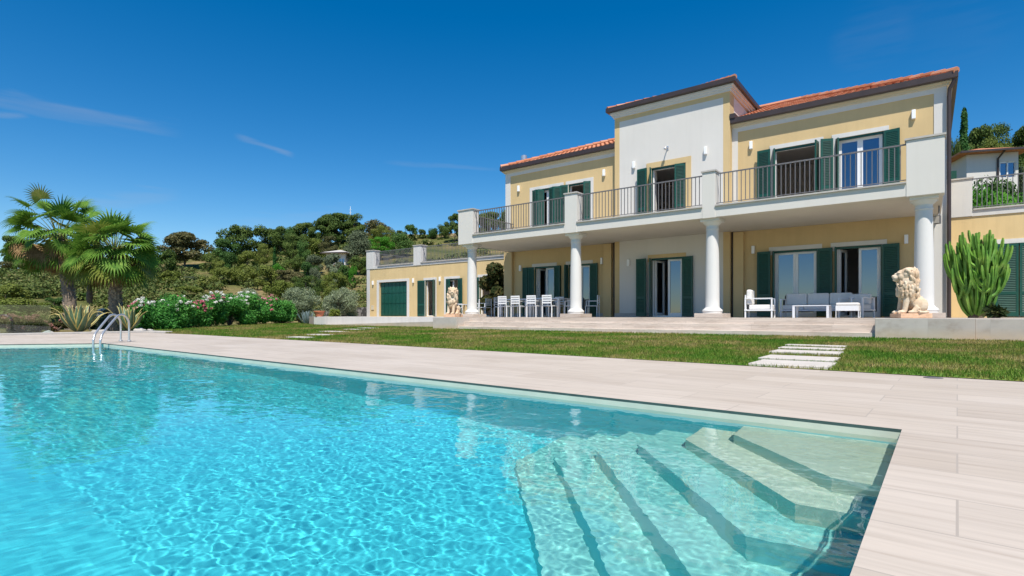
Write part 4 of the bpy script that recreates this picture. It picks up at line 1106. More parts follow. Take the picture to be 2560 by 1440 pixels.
for i in range(3): proto('dome%d' % i, kind_pine(40 + i, wide=1.15, flat_=.8, n=28, low=.25), 440, .20, 1.3, 50 + i, 8.0, .2)
for i in range(3): proto('round%d' % i, kind_bush(60 + i, 20, 8.0, .85), 420, .26, 1.3, 70 + i, 8.0, .2)
for i in range(3): proto('bush%d' % i, kind_bush(80 + i, 15, 3.0, 1.25), 360, .12, 1.5, 90 + i, 3.0, .06)
rgc = random.Random(5)
cl = [((rgc.uniform(-.25, .25), rgc.uniform(-.25, .25), z * 8.0), (.62 * (1 - abs(z - .35) * .75), .62 * (1 - abs(z - .35) * .75), .75)) for z in [i / 13 * .96 + .03 for i in range(14)]]
proto('cypress', cl, 520, .16, 1.8, 99, 8.0, .12)

def plant(key, name, px, t, ytop, wpx, mat, label, group=None, x=None, y=None, sink=.0):
    """a tree standing on the ground t metres ahead; its size comes from the height and width it has there"""
    if x is None: x, y = at(px, t)
    g = ground(x, y) - .15 - sink; zt = EYE + (789 - ytop) / 1360 * t
    h = max(.8, zt - g); cd, td, H_ = PROTO[key]
    if key[:4] in ('pine', 'dome', 'roun') and h < .88 * wpx / 1360 * t:
        key = 'bush%d' % (len(label) % 3); cd, td, H_ = PROTO[key]
    sxy = (wpx / 1360 * t) / {'pine': 7.6, 'dome': 8.2, 'roun': 7.4, 'bush': 4.1, 'cypr': 1.25}[key[:4]]
    r = empty(name, (x, y, g), rnd.uniform(0, 6.28), label, 'tree' if name.endswith('tree') or name in ('cypress',) else 'shrub', group)
    r.scale = (sxy, sxy, h / H_ / .97)
    for nm, d, mm in (('crown', cd, mat), ('trunk', td, M['bark'])):
        o = bpy.data.objects.new(nm, d); C.objects.link(o); o.parent = r; o.material_slots[0].link = 'OBJECT'; o.material_slots[0].material = mm
    return r
P_, PL, PB, LG, LB, CY, BG, OL, SC = (M[k] for k in ('pine', 'pinelight', 'pinebrown', 'leafgreen', 'leafbright', 'cypress', 'bluegreen', 'olive', 'scrub'))
TREES = [
 # key, name, px, t, ytop, width px, material, label
 ('pine0', 'pine_tree', 462, 95, 580, 100, PB, 'brownish layered pine standing alone against the sky just right of the palms'),
 ('pine3', 'pine_tree', 425, 88, 622, 75, P_, 'dark pine partly behind the right edge of the shorter palm crown'),
 ('round0', 'broadleaf_tree', 556, 105, 598, 85, LG, 'rounded dark green broadleaf tree between the lone pine and the wide pine'),
 ('pine1', 'pine_tree', 603, 112, 561, 110, P_, 'wide dark pine, leftmost of the ridge group, with a shelf-like outline'),
 ('pine0', 'pine_tree', 662, 115, 566, 90, P_, 'dark flat topped pine joined to the wide pine on the ridge'),
 ('pine2', 'pine_tree', 702, 112, 569, 60, P_, 'narrow dark pine on the ridge left of the tall twin crowns'),
 ('round1', 'broadleaf_tree', 735, 118, 555, 50, LG, 'left crown of the two tall green trees on the ridge'),
 ('pine3', 'pine_tree', 765, 118, 557, 60, P_, 'right crown of the two tall green trees on the ridge'),
 ('dome0', 'umbrella_pine_tree', 733, 98, 586, 62, P_, 'small umbrella pine with a clean round top below the tall twin crowns'),
 ('pine1', 'pine_tree', 812, 122, 549, 62, P_, 'low left shoulder pine beside the highest pine of the ridge'),
 ('pine0', 'pine_tree', 842, 125, 533, 78, P_, 'highest pine of the ridge, dark with a rounded top'),
 ('pine2', 'pine_tree', 884, 125, 538, 60, P_, 'dark pine directly below the thin radio mast'),
 ('pine3', 'pine_tree', 945, 124, 548, 78, PB, 'dark pine with a domed crown to the right of the radio mast'),
 ('dome1', 'umbrella_pine_tree', 955, 108, 566, 66, PL, 'lighter green pine in front of the domed pine right of the mast'),
 ('dome2', 'umbrella_pine_tree', 950, 95, 594, 66, LB, 'vivid bright green low domed tree above the garage wing'),
 ('round2', 'broadleaf_tree', 1002, 98, 581, 60, LG, 'mid green leafy tree between the vivid dome and the dry ridge'),
 ('round0', 'broadleaf_tree', 1027, 132, 561, 48, LG, 'small round tree alone on the skyline of the dry ridge'),
 ('bush0', 'shrub', 1055, 134, 573, 24, P_, 'tiny dark bush on the skyline between two small round trees'),
 ('round1', 'broadleaf_tree', 1081, 135, 565, 30, LG, 'small dark tree in the middle of the dry ridge skyline'),
 ('round2', 'broadleaf_tree', 1110, 135, 562, 32, P_, 'small dark tree next to the pine behind the balcony corner'),
 ('pine1', 'pine_tree', 1137, 128, 537, 46, P_, 'dark tall pine peeking out left of the white balcony corner pillar'),
 ('pine0', 'pine_tree', 1225, 120, 530, 66, P_, 'dark pine seen through the left end of the balcony railing'),
 ('round0', 'broadleaf_tree', 1262, 118, 520, 50, P_, 'dark crown seen through the railing beside the villa corner'),
 ('round1', 'broadleaf_tree', 795, 100, 588, 62, PL, 'yellow green tree below the left shoulder of the highest pine'),
 ('pine2', 'pine_tree', 822, 96, 592, 46, PB, 'olive brown pine in front of the highest pine'),
 ('round2', 'eucalyptus_tree', 893, 92, 574, 62, BG, 'pale loose eucalyptus like tree above the grey hillside roof'),
 ('bush1', 'shrub', 760, 92, 600, 44, LG, 'green bush under the small umbrella pine'),
 ('dome1', 'umbrella_pine_tree', 660, 92, 612, 42, PL, 'small light green pine under the flat topped ridge pine'),
 ('round0', 'broadleaf_tree', 618, 88, 627, 62, PL, 'light green round tree below the wide ridge pine'),
 ('bush2', 'shrub', 575, 88, 628, 56, LG, 'dark green shrub left of the light round tree on the slope'),
 ('bush0', 'shrub', 528, 84, 632, 60, P_, 'dark bush at the foot of the rounded broadleaf tree'),
 ('bush1', 'shrub', 548, 80, 648, 44, PL, 'light green bush on the slope above the dry grass patch'),
 ('cypress', 'cypress', 686, 80, 624, 9, CY, 'single slim dark cypress in the middle of the hillside'),
 ('bush2', 'shrub', 735, 78, 640, 60, P_, 'dark bush right beside the slim hillside cypress'),
 ('bush0', 'shrub', 785, 78, 638, 60, BG, 'greyish bush in the middle row below the sandy bank'),
 ('bush1', 'shrub', 840, 78, 632, 70, BG, 'grey green bush below the pale hillside roof'),
 ('bush2', 'shrub', 900, 80, 640, 60, P_, 'dark shrub left of the garage wing pillar, under the eucalyptus'),
 ('round1', 'broadleaf_tree', 858, 72, 655, 46, LG, 'deep green round tree under the grey hillside roof'),
 ('bush0', 'shrub', 882, 68, 664, 24, LB, 'small vivid green bush beside the deep green round tree'),
 ('bush1', 'shrub', 768, 72, 655, 60, LG, 'deep green bush in the middle of the slope beneath the sandy bank'),
 ('bush2', 'shrub', 697, 72, 657, 34, LB, 'small vivid bush just under the slim cypress'),
 ('bush1', 'shrub', 836, 66, 662, 30, OL, 'pale flowering shrub on the slope above the right olive tree'),
 ('bush0', 'shrub', 788, 64, 668, 30, BG, 'small bluish conical shrub on the slope above the left olive tree'),
 ('dome0', 'pine_tree', 560, 66, 668, 70, PL, 'light green young pine above the white flowering hedge'),
 ('dome1', 'pine_tree', 612, 66, 664, 80, PL, 'broad yellowish young pine in the middle of the lower slope'),
 ('dome2', 'pine_tree', 668, 64, 664, 78, PL, 'yellowish young pine below the slim cypress'),
 ('pine0', 'pine_tree', 722, 60, 676, 72, PB, 'low brownish pine above the left olive tree'),
 ('dome0', 'pine_tree', 700, 54, 700, 90, PL, 'low spreading pine with golden green tips behind the left olive tree'),
 ('dome1', 'pine_tree', 765, 54, 692, 80, P_, 'dark low pine between the two olive trees'),
 ('dome2', 'pine_tree', 838, 52, 684, 66, PL, 'golden green pine behind the right olive tree'),
 ('pine3', 'pine_tree', 520, 60, 690, 70, PL, 'low light pine behind the pink flowering part of the hedge'),
 ('dome1', 'pine_tree', 431, 62, 676, 92, PL, 'broad light green pine to the right of the shorter palm trunk'),
 ('pine1', 'pine_tree', 372, 70, 660, 80, PB, 'dark pine hidden behind the drooping right fronds of the shorter palm'),
 ('bush0', 'shrub', 478, 54, 715, 80, PL, 'yellowish low shrub over the hedge right of the light pine'),
 ('bush1', 'shrub', 345, 48, 735, 80, PL, 'low green shrub seen just right of the shorter palm trunk'),
 ('pine0', 'pine_tree', 38, 100, 590, 60, P_, 'dark pine on the skyline behind the left fronds of the tall palm'),
 ('pine1', 'pine_tree', 35, 80, 655, 90, PB, 'dull dark pine below the skyline at the left picture edge'),
 ('bush2', 'shrub', 100, 76, 672, 70, P_, 'dark bush on the slope left of the tall palm trunk'),
 ('round1', 'pine_tree', 14, 37, 708, 110, PL, 'bright rounded pine at the left picture edge under the dark ones'),
 ('round0', 'pine_tree', 72, 34, 744, 130, PL, 'broad low pine behind the glass screen'),
 ('bush1', 'shrub', 135, 40, 742, 70, LG, 'low shrub between the glass screen and the tall palm trunk'),
 ('bush0', 'shrub', 240, 58, 715, 80, PB, 'shrub seen between the two palm trunks'),
 ('dome1', 'pine_tree', 245, 90, 650, 90, P_, 'dark pine hidden behind the space between the two palm crowns'),
 ('pine2', 'pine_tree', 75, 92, 628, 60, P_, 'dark pine rising behind the lower left fronds of the tall palm'),
 ('round0', 'broadleaf_tree', 150, 84, 690, 70, LG, 'green tree on the far slope just left of the tall palm trunk top'),
 ('round2', 'broadleaf_tree', 318, 78, 668, 70, LG, 'round green tree on the slope behind the lower fronds of the shorter palm'),
 ('round1', 'broadleaf_tree', 392, 66, 712, 52, LG, 'dark green bushy tree left of the broad light pine, beside the shorter palm'),
 ('bush2', 'shrub', 470, 74, 700, 60, BG, 'grey green shrub on the dry grass patch right of the broad light pine'),
 ('bush1', 'shrub', 205, 46, 745, 60, LG, 'dark green shrub between the palm trunks above the first agave'),
 ('round1', 'broadleaf_tree', -8, 66, 668, 70, P_, 'dark tree cut by the left picture edge below the skyline'),
 ('bush0', 'shrub', 292, 44, 752, 70, PL, 'light green shrub low behind the trunk of the shorter palm'),
 # right hand slope
 ('pine0', 'pine_tree', 2442, 62, 322, 80, P_, 'dark pine just right of the tall cypress above the white house'),
 ('dome1', 'umbrella_pine_tree', 2500, 64, 314, 92, P_, 'big domed pine over the roof end of the white house'),
 ('pine3', 'pine_tree', 2560, 62, 322, 100, P_, 'dark pine cut by the right picture edge'),
 ('dome0', 'pine_tree', 2478, 58, 352, 90, PL, 'lighter lower pine directly above the white house roof'),
 ('pine2', 'pine_tree', 2550, 55, 372, 80, P_, 'shaded pine just right of the white house'),
 ('cypress', 'cypress', 2409, 56, 300, 23, CY, 'tall dark cypress above the white house on the hill'),
 ('bush0', 'shrub', 2392, 56, 345, 36, P_, 'dark shrub at the left foot of the tall cypress'),
 ('bush2', 'shrub', 2545, 44, 420, 60, BG, 'grey green shrub at the right corner of the white house'),
 ('round0', 'shrub', 2468, 33, 462, 100, LB, 'bright green bush behind the side wing roof railing, next to its pillar'),
 ('round1', 'shrub', 2530, 34, 446, 130, LB, 'big bright green bush behind the side wing roof railing, by the picture edge'),
 ('round2', 'shrub', 2498, 37, 440, 120, LG, 'mid green bush between the white hill house and the side wing railing'),
]
for row in TREES: plant(*row)

def scrub():
    rg = np.random.default_rng(11); rs = random.Random(11); out = []
    k = 0
    while k < 2300:
        px = rs.uniform(-350, 1420) if rs.random() < .8 else rs.uniform(2250, 2800); t = rs.uniform(44, 150)
        if rs.random() < .24: px = rs.uniform(-600, 380); t = rs.uniform(28.5, 50)
        x, y = at(px, t); nz = noise.noise(Vector((x * .06, y * .06, 7)))
        if nz < (-.16 if px < 420 else -.12) + rs.uniform(-.1, .1): k += 1; continue
        if 900 < px < 1300 and t > 95 and rs.random() < .75: k += 1; continue
        s = rs.uniform(.35, 1.4) * min(1, t / 55 + .1); z = ground(x, y)
        for q in range(3):
            P, D = clump((x + rs.uniform(-1, 1) * s, y + rs.uniform(-1, 1) * s, z + .3 * s), (s * .8, s * .8, s * .7), int((50 if t > 50 else 130) * s), rg, .5)
            out.append(leaves(P, D + np.array([0, 0, .4]), .05 + t * .0026, 1.4, rg))
        k += 1
    V = np.concatenate(out).reshape(-1, 3)
    o = np_mesh('scrub', V, 4, M['scrub']); tag(o, 'low dry Mediterranean scrub covering the hillside between the trees', 'scrub', kind='stuff')
scrub()

# houses on the hill
def small_house(loc, rz, w, d, h, name, label, roof, wall, z):
    r = empty(name, loc, rz, label, 'house'); sv = r.location.copy(); r.location = (0, 0, 0)
    wb_ = wallgrid(MB(), -w / 2, w / 2, -2, h, -d / 2, .2, [(.5, 1.6, h - 2.0, h - .75)]); wb_.box(-w / 2, -w / 2 + .2, -d / 2 + .003, d / 2, -2, h).box(w / 2 - .2, w / 2, -d / 2 + .003, d / 2, -2, h).box(-w / 2, w / 2, d / 2, d / 2 + .1, -2, h)
    wb_.build('wall', wall, r)
    b = MB().add([(-w / 2 - .7, -d / 2 - .7, h + .02), (w / 2 + .7, -d / 2 - .7, h + .02), (w / 2 + .7, d / 2 + .7, h + .02), (-w / 2 - .7, d / 2 + .7, h + .02), (-w / 2 + d / 2, 0, h + .38 * d / 2 + .2), (w / 2 - d / 2, 0, h + .38 * d / 2 + .2),
                  (-w / 2 - .7, -d / 2 - .7, h + .15), (w / 2 + .7, -d / 2 - .7, h + .15), (w / 2 + .7, d / 2 + .7, h + .15), (-w / 2 - .7, d / 2 + .7, h + .15)],
                 [(3, 2, 1, 0), (6, 7, 5, 4), (7, 8, 5), (8, 9, 4, 5), (9, 6, 4), (0, 1, 7, 6), (1, 2, 8, 7), (2, 3, 9, 8), (3, 0, 6, 9)])
    b.build('roof', roof, r)
    wn = MB().box(.5, .58, -d / 2 + .06, -d / 2 + .12, h - 2, h - .75).box(1.52, 1.6, -d / 2 + .06, -d / 2 + .12, h - 2, h - .75).box(1.0, 1.1, -d / 2 + .06, -d / 2 + .12, h - 2, h - .75).box(.58, 1.52, -d / 2 + .06, -d / 2 + .12, h - .85, h - .75).build('window', M['pvc'], r)
    MB().box(.58, 1.52, -d / 2 + .13, -d / 2 + .14, h - 2, h - .85).build('pane', M['glass'], wn)
    MB().tube([(w / 2 - 1.2, -d / 2 - .6, h + .03), (w / 2 - 1.4, -d / 2 - .08, h - .5), (w / 2 - 1.4, -d / 2 - .08, -1)], .07, 8).build('downpipe', M['brown'], r)
    MB().box(-w / 2 - .72, w / 2 + .72, -d / 2 - .80, -d / 2 - .71, h + .0, h + .16).build('gutter', M['brown'], r)
    r.location = sv; return r
M['tile_plain'] = M['tile']
x, y = at(2446, 46); small_house((x, y, EYE + (789 - 452) / 1360 * 46), R(22), 3.5, 4, EYE + 0 + (789 - 400) / 1360 * 46 - (EYE + (789 - 452) / 1360 * 46), 'hill_house', 'small white house with an orange tiled roof above the side wing', M['tile'], M['white'], 0)
x, y = at(850, 92); small_house((x, y, ground(x, y) - .6), R(28), 3.4, 3.0, 2.2, 'hill_house', 'low grey roofed house half hidden by bushes on the far slope', M['coping'], M['white_old'], 0)
# sandy bank on the slope
mast = empty('radio_mast', (*at(876, 128), ground(*at(876, 128))), label='thin pale lattice radio mast rising above the ridge pines', cat='mast')
mx_, my_ = at(876, 128); mz = ground(mx_, my_); zt = EYE + (789 - 516) / 1360 * 128
MB().tube([(mx_, my_, mz), (mx_, my_, zt)], [.12, .05], 6).build('pole', M['lamp'], mast)
b = MB()
for k, z in enumerate((zt - .8, zt - 1.5, zt - 2.3)): b.box(mx_ - .35, mx_ + .35, my_ - .05, my_ + .05, z, z + .07)
b.build('antenna', M['lamp'], mast)

# --- garden shrubs
def shrub(name, x, y, rx, ry, h, n, lsize, asp, mat, label, seed, fl=None, cat='shrub', z=None, upright=.2, group=None):
    rg = np.random.default_rng(seed); rs = random.Random(seed)
    z = lawnz(x, y) - .02 if z is None else z
    r = empty(name, (x, y, z), 0, label, cat, group); out = []
    nc = max(9, int(rx * ry * 14)); cs = []
    for i in range(nc):
        a = rs.uniform(0, 6.283); q = math.sqrt(rs.random()); zz = rs.uniform(upright, .86); k = math.sqrt(max(.15, 1 - (zz * .95) ** 2.2))
        s = rs.uniform(.20, .34) * min(h, 1.6)
        c_ = (x + q * math.cos(a) * (rx - s * .6) * k, y + q * math.sin(a) * (ry - s * .6) * k, z + zz * (h - s * .5)); cs.append((c_, s))
        P, D = clump(c_, (s, s, s * .95), n // nc, rg, .35, .3)
        P[:, 2] = np.maximum(P[:, 2], z + .02)
        out.append(leaves(P, D * .8 + np.array([0, 0, .2]), lsize, asp, rg, .7))
    np_mesh('foliage', np.concatenate(out).reshape(-1, 3), 4, mat, r)
    b = MB()
    for i in range(7):
        a = rs.uniform(0, 6.283); c_, s = rs.choice(cs); b.tube([(x + .1 * math.cos(a), y + .1 * math.sin(a), z - .03), (x + (c_[0] - x) * .5, y + (c_[1] - y) * .5, z + h * .3), c_], [.035, .025, .01], 5)
    b.build('stem', M['bark'], r)
    if fl:
        for fm, share, zlo in fl:
            fo = []
            for c_, s in cs:
                if rs.random() > share or c_[2] - z < zlo * h: continue
                for j in range(rs.randint(5, 9)):
                    d = Vector((rs.gauss(0, .7), rs.gauss(0, .7), abs(rs.gauss(.7, .5)))).normalized() * s * rs.uniform(.95, 1.12)
                    P, D = clump((c_[0] + d.x, c_[1] + d.y, c_[2] + d.z), (.10, .10, .07), 44, rg, .2)
                    fo.append(leaves(P, D, .06, 1, rg, .8))
            if fo: np_mesh('blossom', np.concatenate(fo).reshape(-1, 3), 4, fm, r)
    return r
HED = [(386, 24.5, 1.35, 1.55, M['fl_white'], .85, 'first oleander of the hedge, covered in white blossom, next to the shorter palm'),
       (432, 25.6, 1.15, 1.62, M['fl_white'], .75, 'second oleander of the hedge with scattered white blossom'),
       (474, 26.8, 1.05, 1.60, M['fl_pink'], 1.0, 'oleander of the hedge with a big pink blossom patch'),
       (520, 28.2, 1.30, 1.75, M['fl_white'], .95, 'middle oleander of the hedge with the whitest top'),
       (572, 30.0, 1.35, 1.85, M['fl_white'], .70, 'tall oleander of the hedge with white blossom among dense green'),
       (618, 31.6, 1.30, 1.90, M['fl_white'], .50, 'tall dense oleander right of the middle with few white blossoms'),
       (662, 33.2, 1.15, 1.75, M['fl_pink'], .70, 'oleander of the hedge with dull pink blossom near its right end'),
       (706, 34.6, 1.10, 1.50, M['fl_pink'], .35, 'last oleander of the hedge, beside the blue agave')]
for i, (px, t, rr_, h, fm, sh, lb) in enumerate(HED):
    x, y = at(px, t); fl = [(fm, sh, .40 if fm is M['fl_pink'] else .52)]
    if i in (3, 0, 4): fl.append((M['fl_pink'], .10, .5))
    shrub('oleander_bush', x, y, rr_, rr_ * .9, h, 17000, .05, 3.6, M['oleander'], lb, 100 + i, fl, group='oleander hedge bushes')
x, y = at(610, 37); shrub('olive_shrub', x, y, 1.5, 1.3, 2.7, 15000, .036, 3.6, M['olive'], 'greyish green tall shrub with pale tips rising behind the hedge', 130)
x, y = at(540, 36); shrub('olive_shrub', x, y, 1.2, 1.1, 1.9, 10000, .045, 3.2, M['bluegreen'], 'grey green shrub low behind the middle of the hedge', 131)
x, y = at(752, 37.5); shrub('olive_tree', x, y, 1.55, 1.45, 2.75, 26000, .034, 3.8, M['olive'], 'rounded silvery olive tree between the hedge and the terracotta pot', 140, cat='tree', z=.05)
x, y = at(855, 35.5); shrub('olive_tree', x, y, 1.25, 1.2, 2.65, 24000, .034, 3.8, M['olive'], 'loose silvery olive tree beside the garage wing', 141, cat='tree', z=.1)
x, y = at(55, 22.5); shrub('faded_oleander', x, y, 1.5, 1.0, .72, 12000, .042, 3, M['pinebrown'], 'low reddish flowering shrub behind the glass screen', 142, [(M['bloomdull'], .9, .2)], z=-.03)
x, y = at(140, 24.0); shrub('faded_oleander', x, y, .7, .6, .55, 5000, .042, 3, M['pinebrown'], 'small reddish shrub behind the first variegated agave', 143, [(M['bloomdull'], .8, .2)], z=-.03)
x, y = at(262, 26.5); shrub('white_flower_shrub', x, y, .8, .6, 1.0, 8000, .045, 3, M['bluegreen'], 'grey green shrub with white flowers between the palm trunks', 144, [(M['fl_white'], .5, .4)], z=-.03)
x, y = at(2385, 30); 
shrub('wall_shrub', -18.5, 22.45, 1.0, .75, 3.05, 9000, .13, 1.7, M['bronze'], 'tall dark climbing shrub with bronze tips in the corner beside the villa', 145, z=.6, upright=.02)
shrub('low_plant', 1.30, 17.8, .16, .15, .28, 70, .15, 2.6, M['bronze'], 'small bronze leaved plant at the foot of the candelabra cactus', 146, z=.6)
x, y = at(836, 32); shrub('spiky_plant', x, y, .35, .3, .45, 900, .05, 7, M['palmyel'], 'small yellow green spiky plant in front of the right olive tree', 147, z=.55)

# terracotta pot
px_, py_ = -27.45, 17.95
o = MB().lathe(px_ + .4, py_ - .32, [(.20, .602), (.27, .86), (.31, .865), (.32, .93), (.28, .93), (.26, .87)], 28).build('flower_pot', M['terracotta'], smooth=True)
tag(o, 'empty wide rimmed terracotta pot at the end of the low pale wall', 'flower pot')

# agaves
def agave(loc, n, L, h, spread, seed, body, edge, label, droop=.35, wd=.085):
    r = empty('agave', loc, 0, label, 'agave'); rs = random.Random(seed); b = MB(); e = MB(); x0, y0, z0 = loc
    for i in range(n):
        k = i / n; a = i * 2.399 + rs.uniform(-.2, .2); el = R(84 - 62 * k + rs.uniform(-5, 5)); l = L * (.72 + .38 * k) * rs.uniform(.85, 1.1)
        dr = droop * (k ** 2.2) * rs.uniform(.3, 1.7); pts = []; m_ = 9; p = Vector((x0 + .06 * math.cos(a), y0 + .06 * math.sin(a), z0 + .05)); ang = el
        for s in range(m_ + 1):
            pts.append(p.copy()); st = l / m_; p = p + Vector((math.cos(a) * math.cos(ang), math.sin(a) * math.cos(ang), math.sin(ang))) * st
            ang += (.075 + .05 * k if s < 5 else -dr * .75)
            if p.z < z0 + .03: p.z = z0 + .03
        sd = Vector((-math.sin(a), math.cos(a), 0)); V = []; W1 = []; W2 = []
        for s, q in enumerate(pts):
            u = s / m_; ww = wd * (1 - .25 * (1 - min(1, u * 3))) * (1 - u ** 2.4) + .003; up = Vector((0, 0, 1)) * ww * .35 + Vector((math.cos(a), math.sin(a), 0)) * -ww * .25
            V += [q - sd * ww * .72 + up * .5, q, q + sd * ww * .72 + up * .5]
            W1 += [q - sd * ww + up, q - sd * ww * .72 + up * .5]; W2 += [q + sd * ww * .72 + up * .5, q + sd * ww + up]
        b.add(V, [(3 * s + j, 3 * s + j + 1, 3 * s + j + 4, 3 * s + j + 3) for s in range(m_) for j in (0, 1)])
        for W_ in (W1, W2): e.add(W_, [(2 * s, 2 * s + 1, 2 * s + 3, 2 * s + 2) for s in range(m_)])
    for nm, q, mm in (('leaf_rosette', b, body), ('leaf_margin', e, edge)):
        o = q.build(nm, mm, r, smooth='all'); so = o.modifiers.new('s', 'SOLIDIFY'); so.thickness = .012
    return r
x, y = at(196, 20.4); agave((x, y, -.03), 22, 1.22, 1, 1, 3, M['agavegreen'], M['agaveyel'], 'variegated agave with yellow margins below the tall palm, long curling outer leaves', .75, .125)
x, y = at(322, 22.3); agave((x, y, -.03), 19, 1.25, 1, 1, 8, M['agavegreen'], M['agaveyel'], 'variegated agave partly behind the pool ladder, in front of the shorter palm', .45, .12)
x, y = at(766, 33.2); agave((x, y, .08), 24, .95, 1, 1, 5, M['agaveblue'], M['agaveblue'], 'upright blue grey agave between hedge and terracotta pot', .05)
# stones round the bed
for i, (px, t, s, lb) in enumerate(((120, 19.6, .16, 'rough rock on the bed kerb left of the first agave'), (250, 20.6, .20, 'flat rock between the two variegated agaves'), (352, 22.4, .22, 'rock right of the second variegated agave'), (375, 22.9, .13, 'small rock at the lawn corner near the hedge'))):
    x, y = at(px, t); b = MB(); b.ell((x, y, .04), (s * 1.5, s, s * .45), Matrix.Rotation(i, 3, 'Z'), 10, 7)
    b.v = [tuple(Vector(v_) + Vector((noise.noise(Vector(v_) * 7), noise.noise(Vector(v_) * 8 + Vector((3, 0, 0))), noise.noise(Vector(v_) * 7 + Vector((0, 5, 0))))) * s * .35) for v_ in b.v]
    o = b.build('rock', M['coping']); tag(o, lb, 'rock', 'rocks along the flower bed')
# glass screen
gx = empty('glass_screen', (-24.6, 4.2, 0), label='clear frameless glass screen at the end of the pool deck', cat='glass screen')
for k in range(3):
    a0 = Vector((-24.34, 5.31)) + Vector((-.04, -1)) * (1.45 * k); a1 = a0 + Vector((-.04, -1)) * 1.42
    MB().prism([(a0.x, a0.y), (a0.x - .012, a0.y), (a1.x - .012, a1.y), (a1.x, a1.y)], .05, 1.02).build('glass_panel', M['clear'], gx)
MB().prism([(-24.30, 5.33), (-24.38, 5.33), (-24.56, .9), (-24.48, .9)], .0, .05).build('base_rail', M['steel'], gx)
x, y = at(224, 25); po = empty('parasol', (x, y, -.03), label='closed brown garden parasol on a thin dark pole between the palms', cat='parasol')
MB().tube([(x, y, -.03), (x, y, 2.35)], .022, 8).build('pole', M['iron'], po)
MB().lathe(x, y, [(.03, 2.32), (.09, 2.0), (.13, 1.5), (.10, 1.25), (.05, 1.24)], 10).build('canopy', M['bark'], po)

# palms
def palm(loc, H_, lean, r0, nf, ndead, plen, fl, seed, label):
    rs = random.Random(seed); x0, y0, z0 = loc; root = empty('palm_tree', loc, 0, label, 'palm tree')
    k = 14; ax = [Vector((x0 + lean[0] * (i / k) ** 1.5, y0 + lean[1] * (i / k) ** 1.5, z0 + H_ * i / k)) for i in range(k + 1)]
    MB().tube(ax, [r0 * (1.12 if i < 2 else 1 - .12 * i / k) for i in range(k + 1)], 16).build('trunk', M['palmtrunk'], root, smooth=True)
    b = MB()   # boots (old leaf bases)
    for i in range(330):
        s = rs.uniform(.02, 1); a = i * 2.399; c = Vector((x0 + lean[0] * s ** 1.5, y0 + lean[1] * s ** 1.5, z0 + H_ * s)); d = Vector((math.cos(a), math.sin(a), 0)); q = Vector((-d.y, d.x, 0)); rr = r0 * (1 - .12 * s)
        base = c + d * rr * .92; tip = c + d * (rr + rs.uniform(.03, .09)) + Vector((0, 0, rs.uniform(.10, .2)))
        b.add([base - q * .055, base + q * .055, tip + q * .025, tip - q * .025, base + Vector((0, 0, .10)) - q * .04, base + Vector((0, 0, .10)) + q * .04], [(0, 1, 2, 3), (3, 2, 5, 4), (0, 3, 4), (1, 5, 2)])
    b.build('leaf_bases', flat('palm boots', (.36, .29, .23), .95, 0, .4, 15), root)
    top = ax[-1]; G, Y_, D_ = [], [], []; pt = MB()
    def frond(a, el, pl, fr, out, droop, seg=21, span=108):
        d = Vector((math.cos(a) * math.cos(el), math.sin(a) * math.cos(el), math.sin(el))); p = top + Vector((math.cos(a), math.sin(a), 0)) * r0 * .5 + Vector((0, 0, rs.uniform(-.25, .1))); pts = [p.copy()]
        for s in range(6):
            p = p + d * pl / 6; d = (d + Vector((0, 0, -.055 - .05 * math.cos(el)))).normalized(); pts.append(p.copy())
        pt.tube(pts, [.022, .02, .017, .014, .012, .010, .009], 5)
        d = (d + Vector((0, 0, -rs.uniform(.25, .7) * (1.1 - .6 * max(0, math.sin(el)))))).normalized()
        sd = d.cross(Vector((0, 0, 1)))
        sd = sd.normalized() if sd.length > .05 else Vector((-math.sin(a), math.cos(a), 0))
        roll = rs.uniform(-.75, .75); sd = (sd * math.cos(roll) + d.cross(sd) * math.sin(roll)).normalized(); nn = sd.cross(d).normalized()
        for g_ in range(seg):
            w_ = R(-span + 2 * span * (g_ + .5) / seg); L = fr * (1 - .22 * abs(w_) / 2) * rs.uniform(.9, 1.06)
            dd = (d * math.cos(w_) + sd * math.sin(w_) + nn * .12).normalized(); q = dd.cross(nn).normalized(); hw = L * R(2 * span / seg) * .5
            P = []; pos = p.copy(); cur = dd.copy()
            for s, (u, wf) in enumerate(((0, .02), (.28, .30), (.50, .42), (.70, .24), (.86, .13), (1, .01))):
                if s: pos = pos + cur * L * (u - pu); cur = (cur + Vector((0, 0, -droop * (u ** 1.5) * (.9 if u > .5 else .25)))).normalized()
                pu = u; P.append((pos - q * hw * wf * 1.25, pos + q * hw * wf * 1.25))
            for s in range(5): out += [P[s][0], P[s][1], P[s + 1][1], P[s + 1][0]]
    for i in range(nf):
        s = i / nf; el = R(84 - 138 * s ** .85 + rs.uniform(-10, 10)); a = i * 2.399 + rs.uniform(-.25, .25)
        yel = s > .62
        frond(a, el, plen * rs.uniform(.7, 1.15), fl * rs.uniform(.85, 1.1), Y_ if (yel and rs.random() < .45) or rs.random() < .10 else G, .5 + .8 * s)
    for i in range(ndead):
        frond(i * 2.399 + .5, R(rs.uniform(-75, -12)), plen * rs.uniform(.6, .95), fl * rs.uniform(.7, .95), D_, 1.7, 20, 80)
    for nm, q, mm in (('green_fronds', G, M['palm']), ('yellowing_fronds', Y_, M['palmyel']), ('dead_fronds', D_, M['palmdead'])):
        np_mesh(nm, np.array([tuple(v_) for v_ in q], np.float32), 4, mm, root)
    pt.build('leaf_stalks', M['palmyel'], root)
    return root
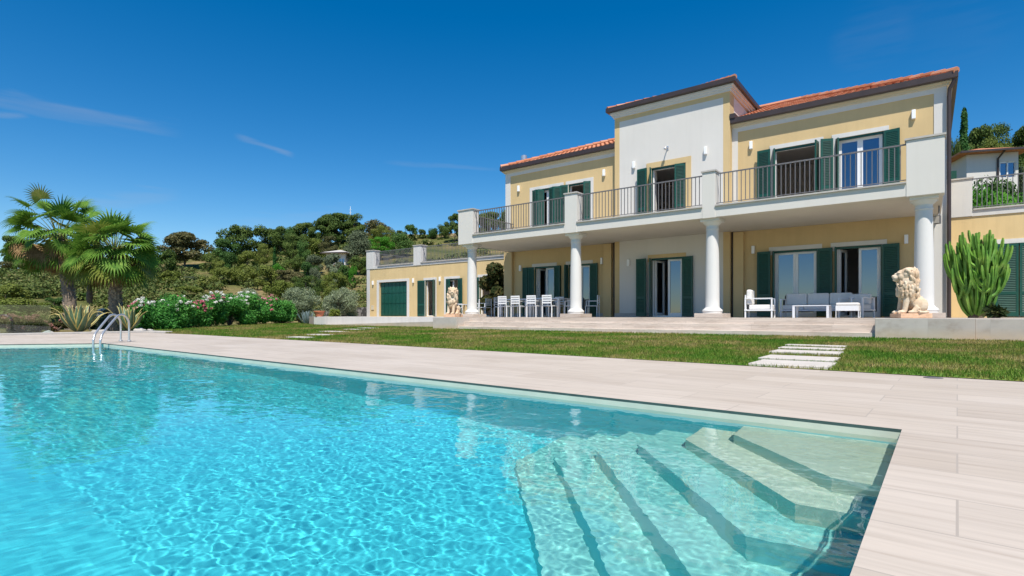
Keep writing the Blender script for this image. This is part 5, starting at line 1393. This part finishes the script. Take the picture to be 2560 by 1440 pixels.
palm((-29.64, 8.81, -.05), 3.75, (0.1, -.1), .25, 76, 16, 1.18, 1.02, 4, 'shorter palm tree with full bright green fan crown and rough trunk')
palm((-33.6, 8.15, -.05), 4.75, (-.75, -.35), .27, 66, 60, 1.50, 1.0, 9, 'taller palm tree with darker crown and a brown skirt of dead fronds')

# candelabra cactus
def cactus(x0, y0, z0):
    root = empty('candelabra_cactus', (x0, y0, z0), 0, 'big candelabra cactus with many ribbed upright arms beside the drainpipe', 'cactus')
    rs = random.Random(12); b = MB(); tips = MB()
    def arm(p, a, el, L, r, lvl):
        pts = [p.copy()]; ang = el; n = max(6, int(L / .07)); az = a
        for s in range(n):
            q = pts[-1] + Vector((math.cos(az) * math.cos(ang), math.sin(az) * math.cos(ang), math.sin(ang))) * L / n
            ang += (R(88) - ang) * (.24 if lvl else .17); az += rs.uniform(-.05, .05); pts.append(q)
        rad = [r * (.72 if s == 0 else 1) * (1 + .08 * math.sin(s * 1.9)) for s in range(n + 1)]; rad[-1] = r * .55; rad[-2] = r * .9
        b.tube(pts, rad, 8, True, .27)
        return pts
    N_ = 48
    for i in range(N_):
        a = i * 2.399; k = i / N_; el = R(84 - 56 * k + rs.uniform(-6, 6)); L = (1.72 - .25 * k) * rs.uniform(.85, 1.12)
        pts = arm(Vector((x0 + .10 * math.cos(a), y0 + .10 * math.sin(a), z0 + .02 + .12 * (1 - k))), a, el, L, .034, 0)
        for j in range(rs.randint(4, 7)):
            s = rs.randint(int(len(pts) * .38), int(len(pts) * .86)); aa = rs.uniform(0, 6.283)
            topz = z0 + 2.38 - .55 * k * rs.uniform(.5, 1)
            LL = min(rs.uniform(.40, .95), max(.25, topz - pts[s].z)); arm(pts[s], aa, R(rs.uniform(20, 55)), LL, .032, 1)
    b.v = [(x0 + (p[0] - x0) * .90, y0 + (p[1] - y0) * .90, p[2]) for p in b.v]
    b.build('arm_cluster', M['cactus'], root, smooth=False)
    MB().tube([(x0, y0, z0 - .02), (x0, y0, z0 + .48)], [.17, .13], 10).build('trunk', M['bark'], root, smooth=True)
cactus(.98, 18.35, .6)
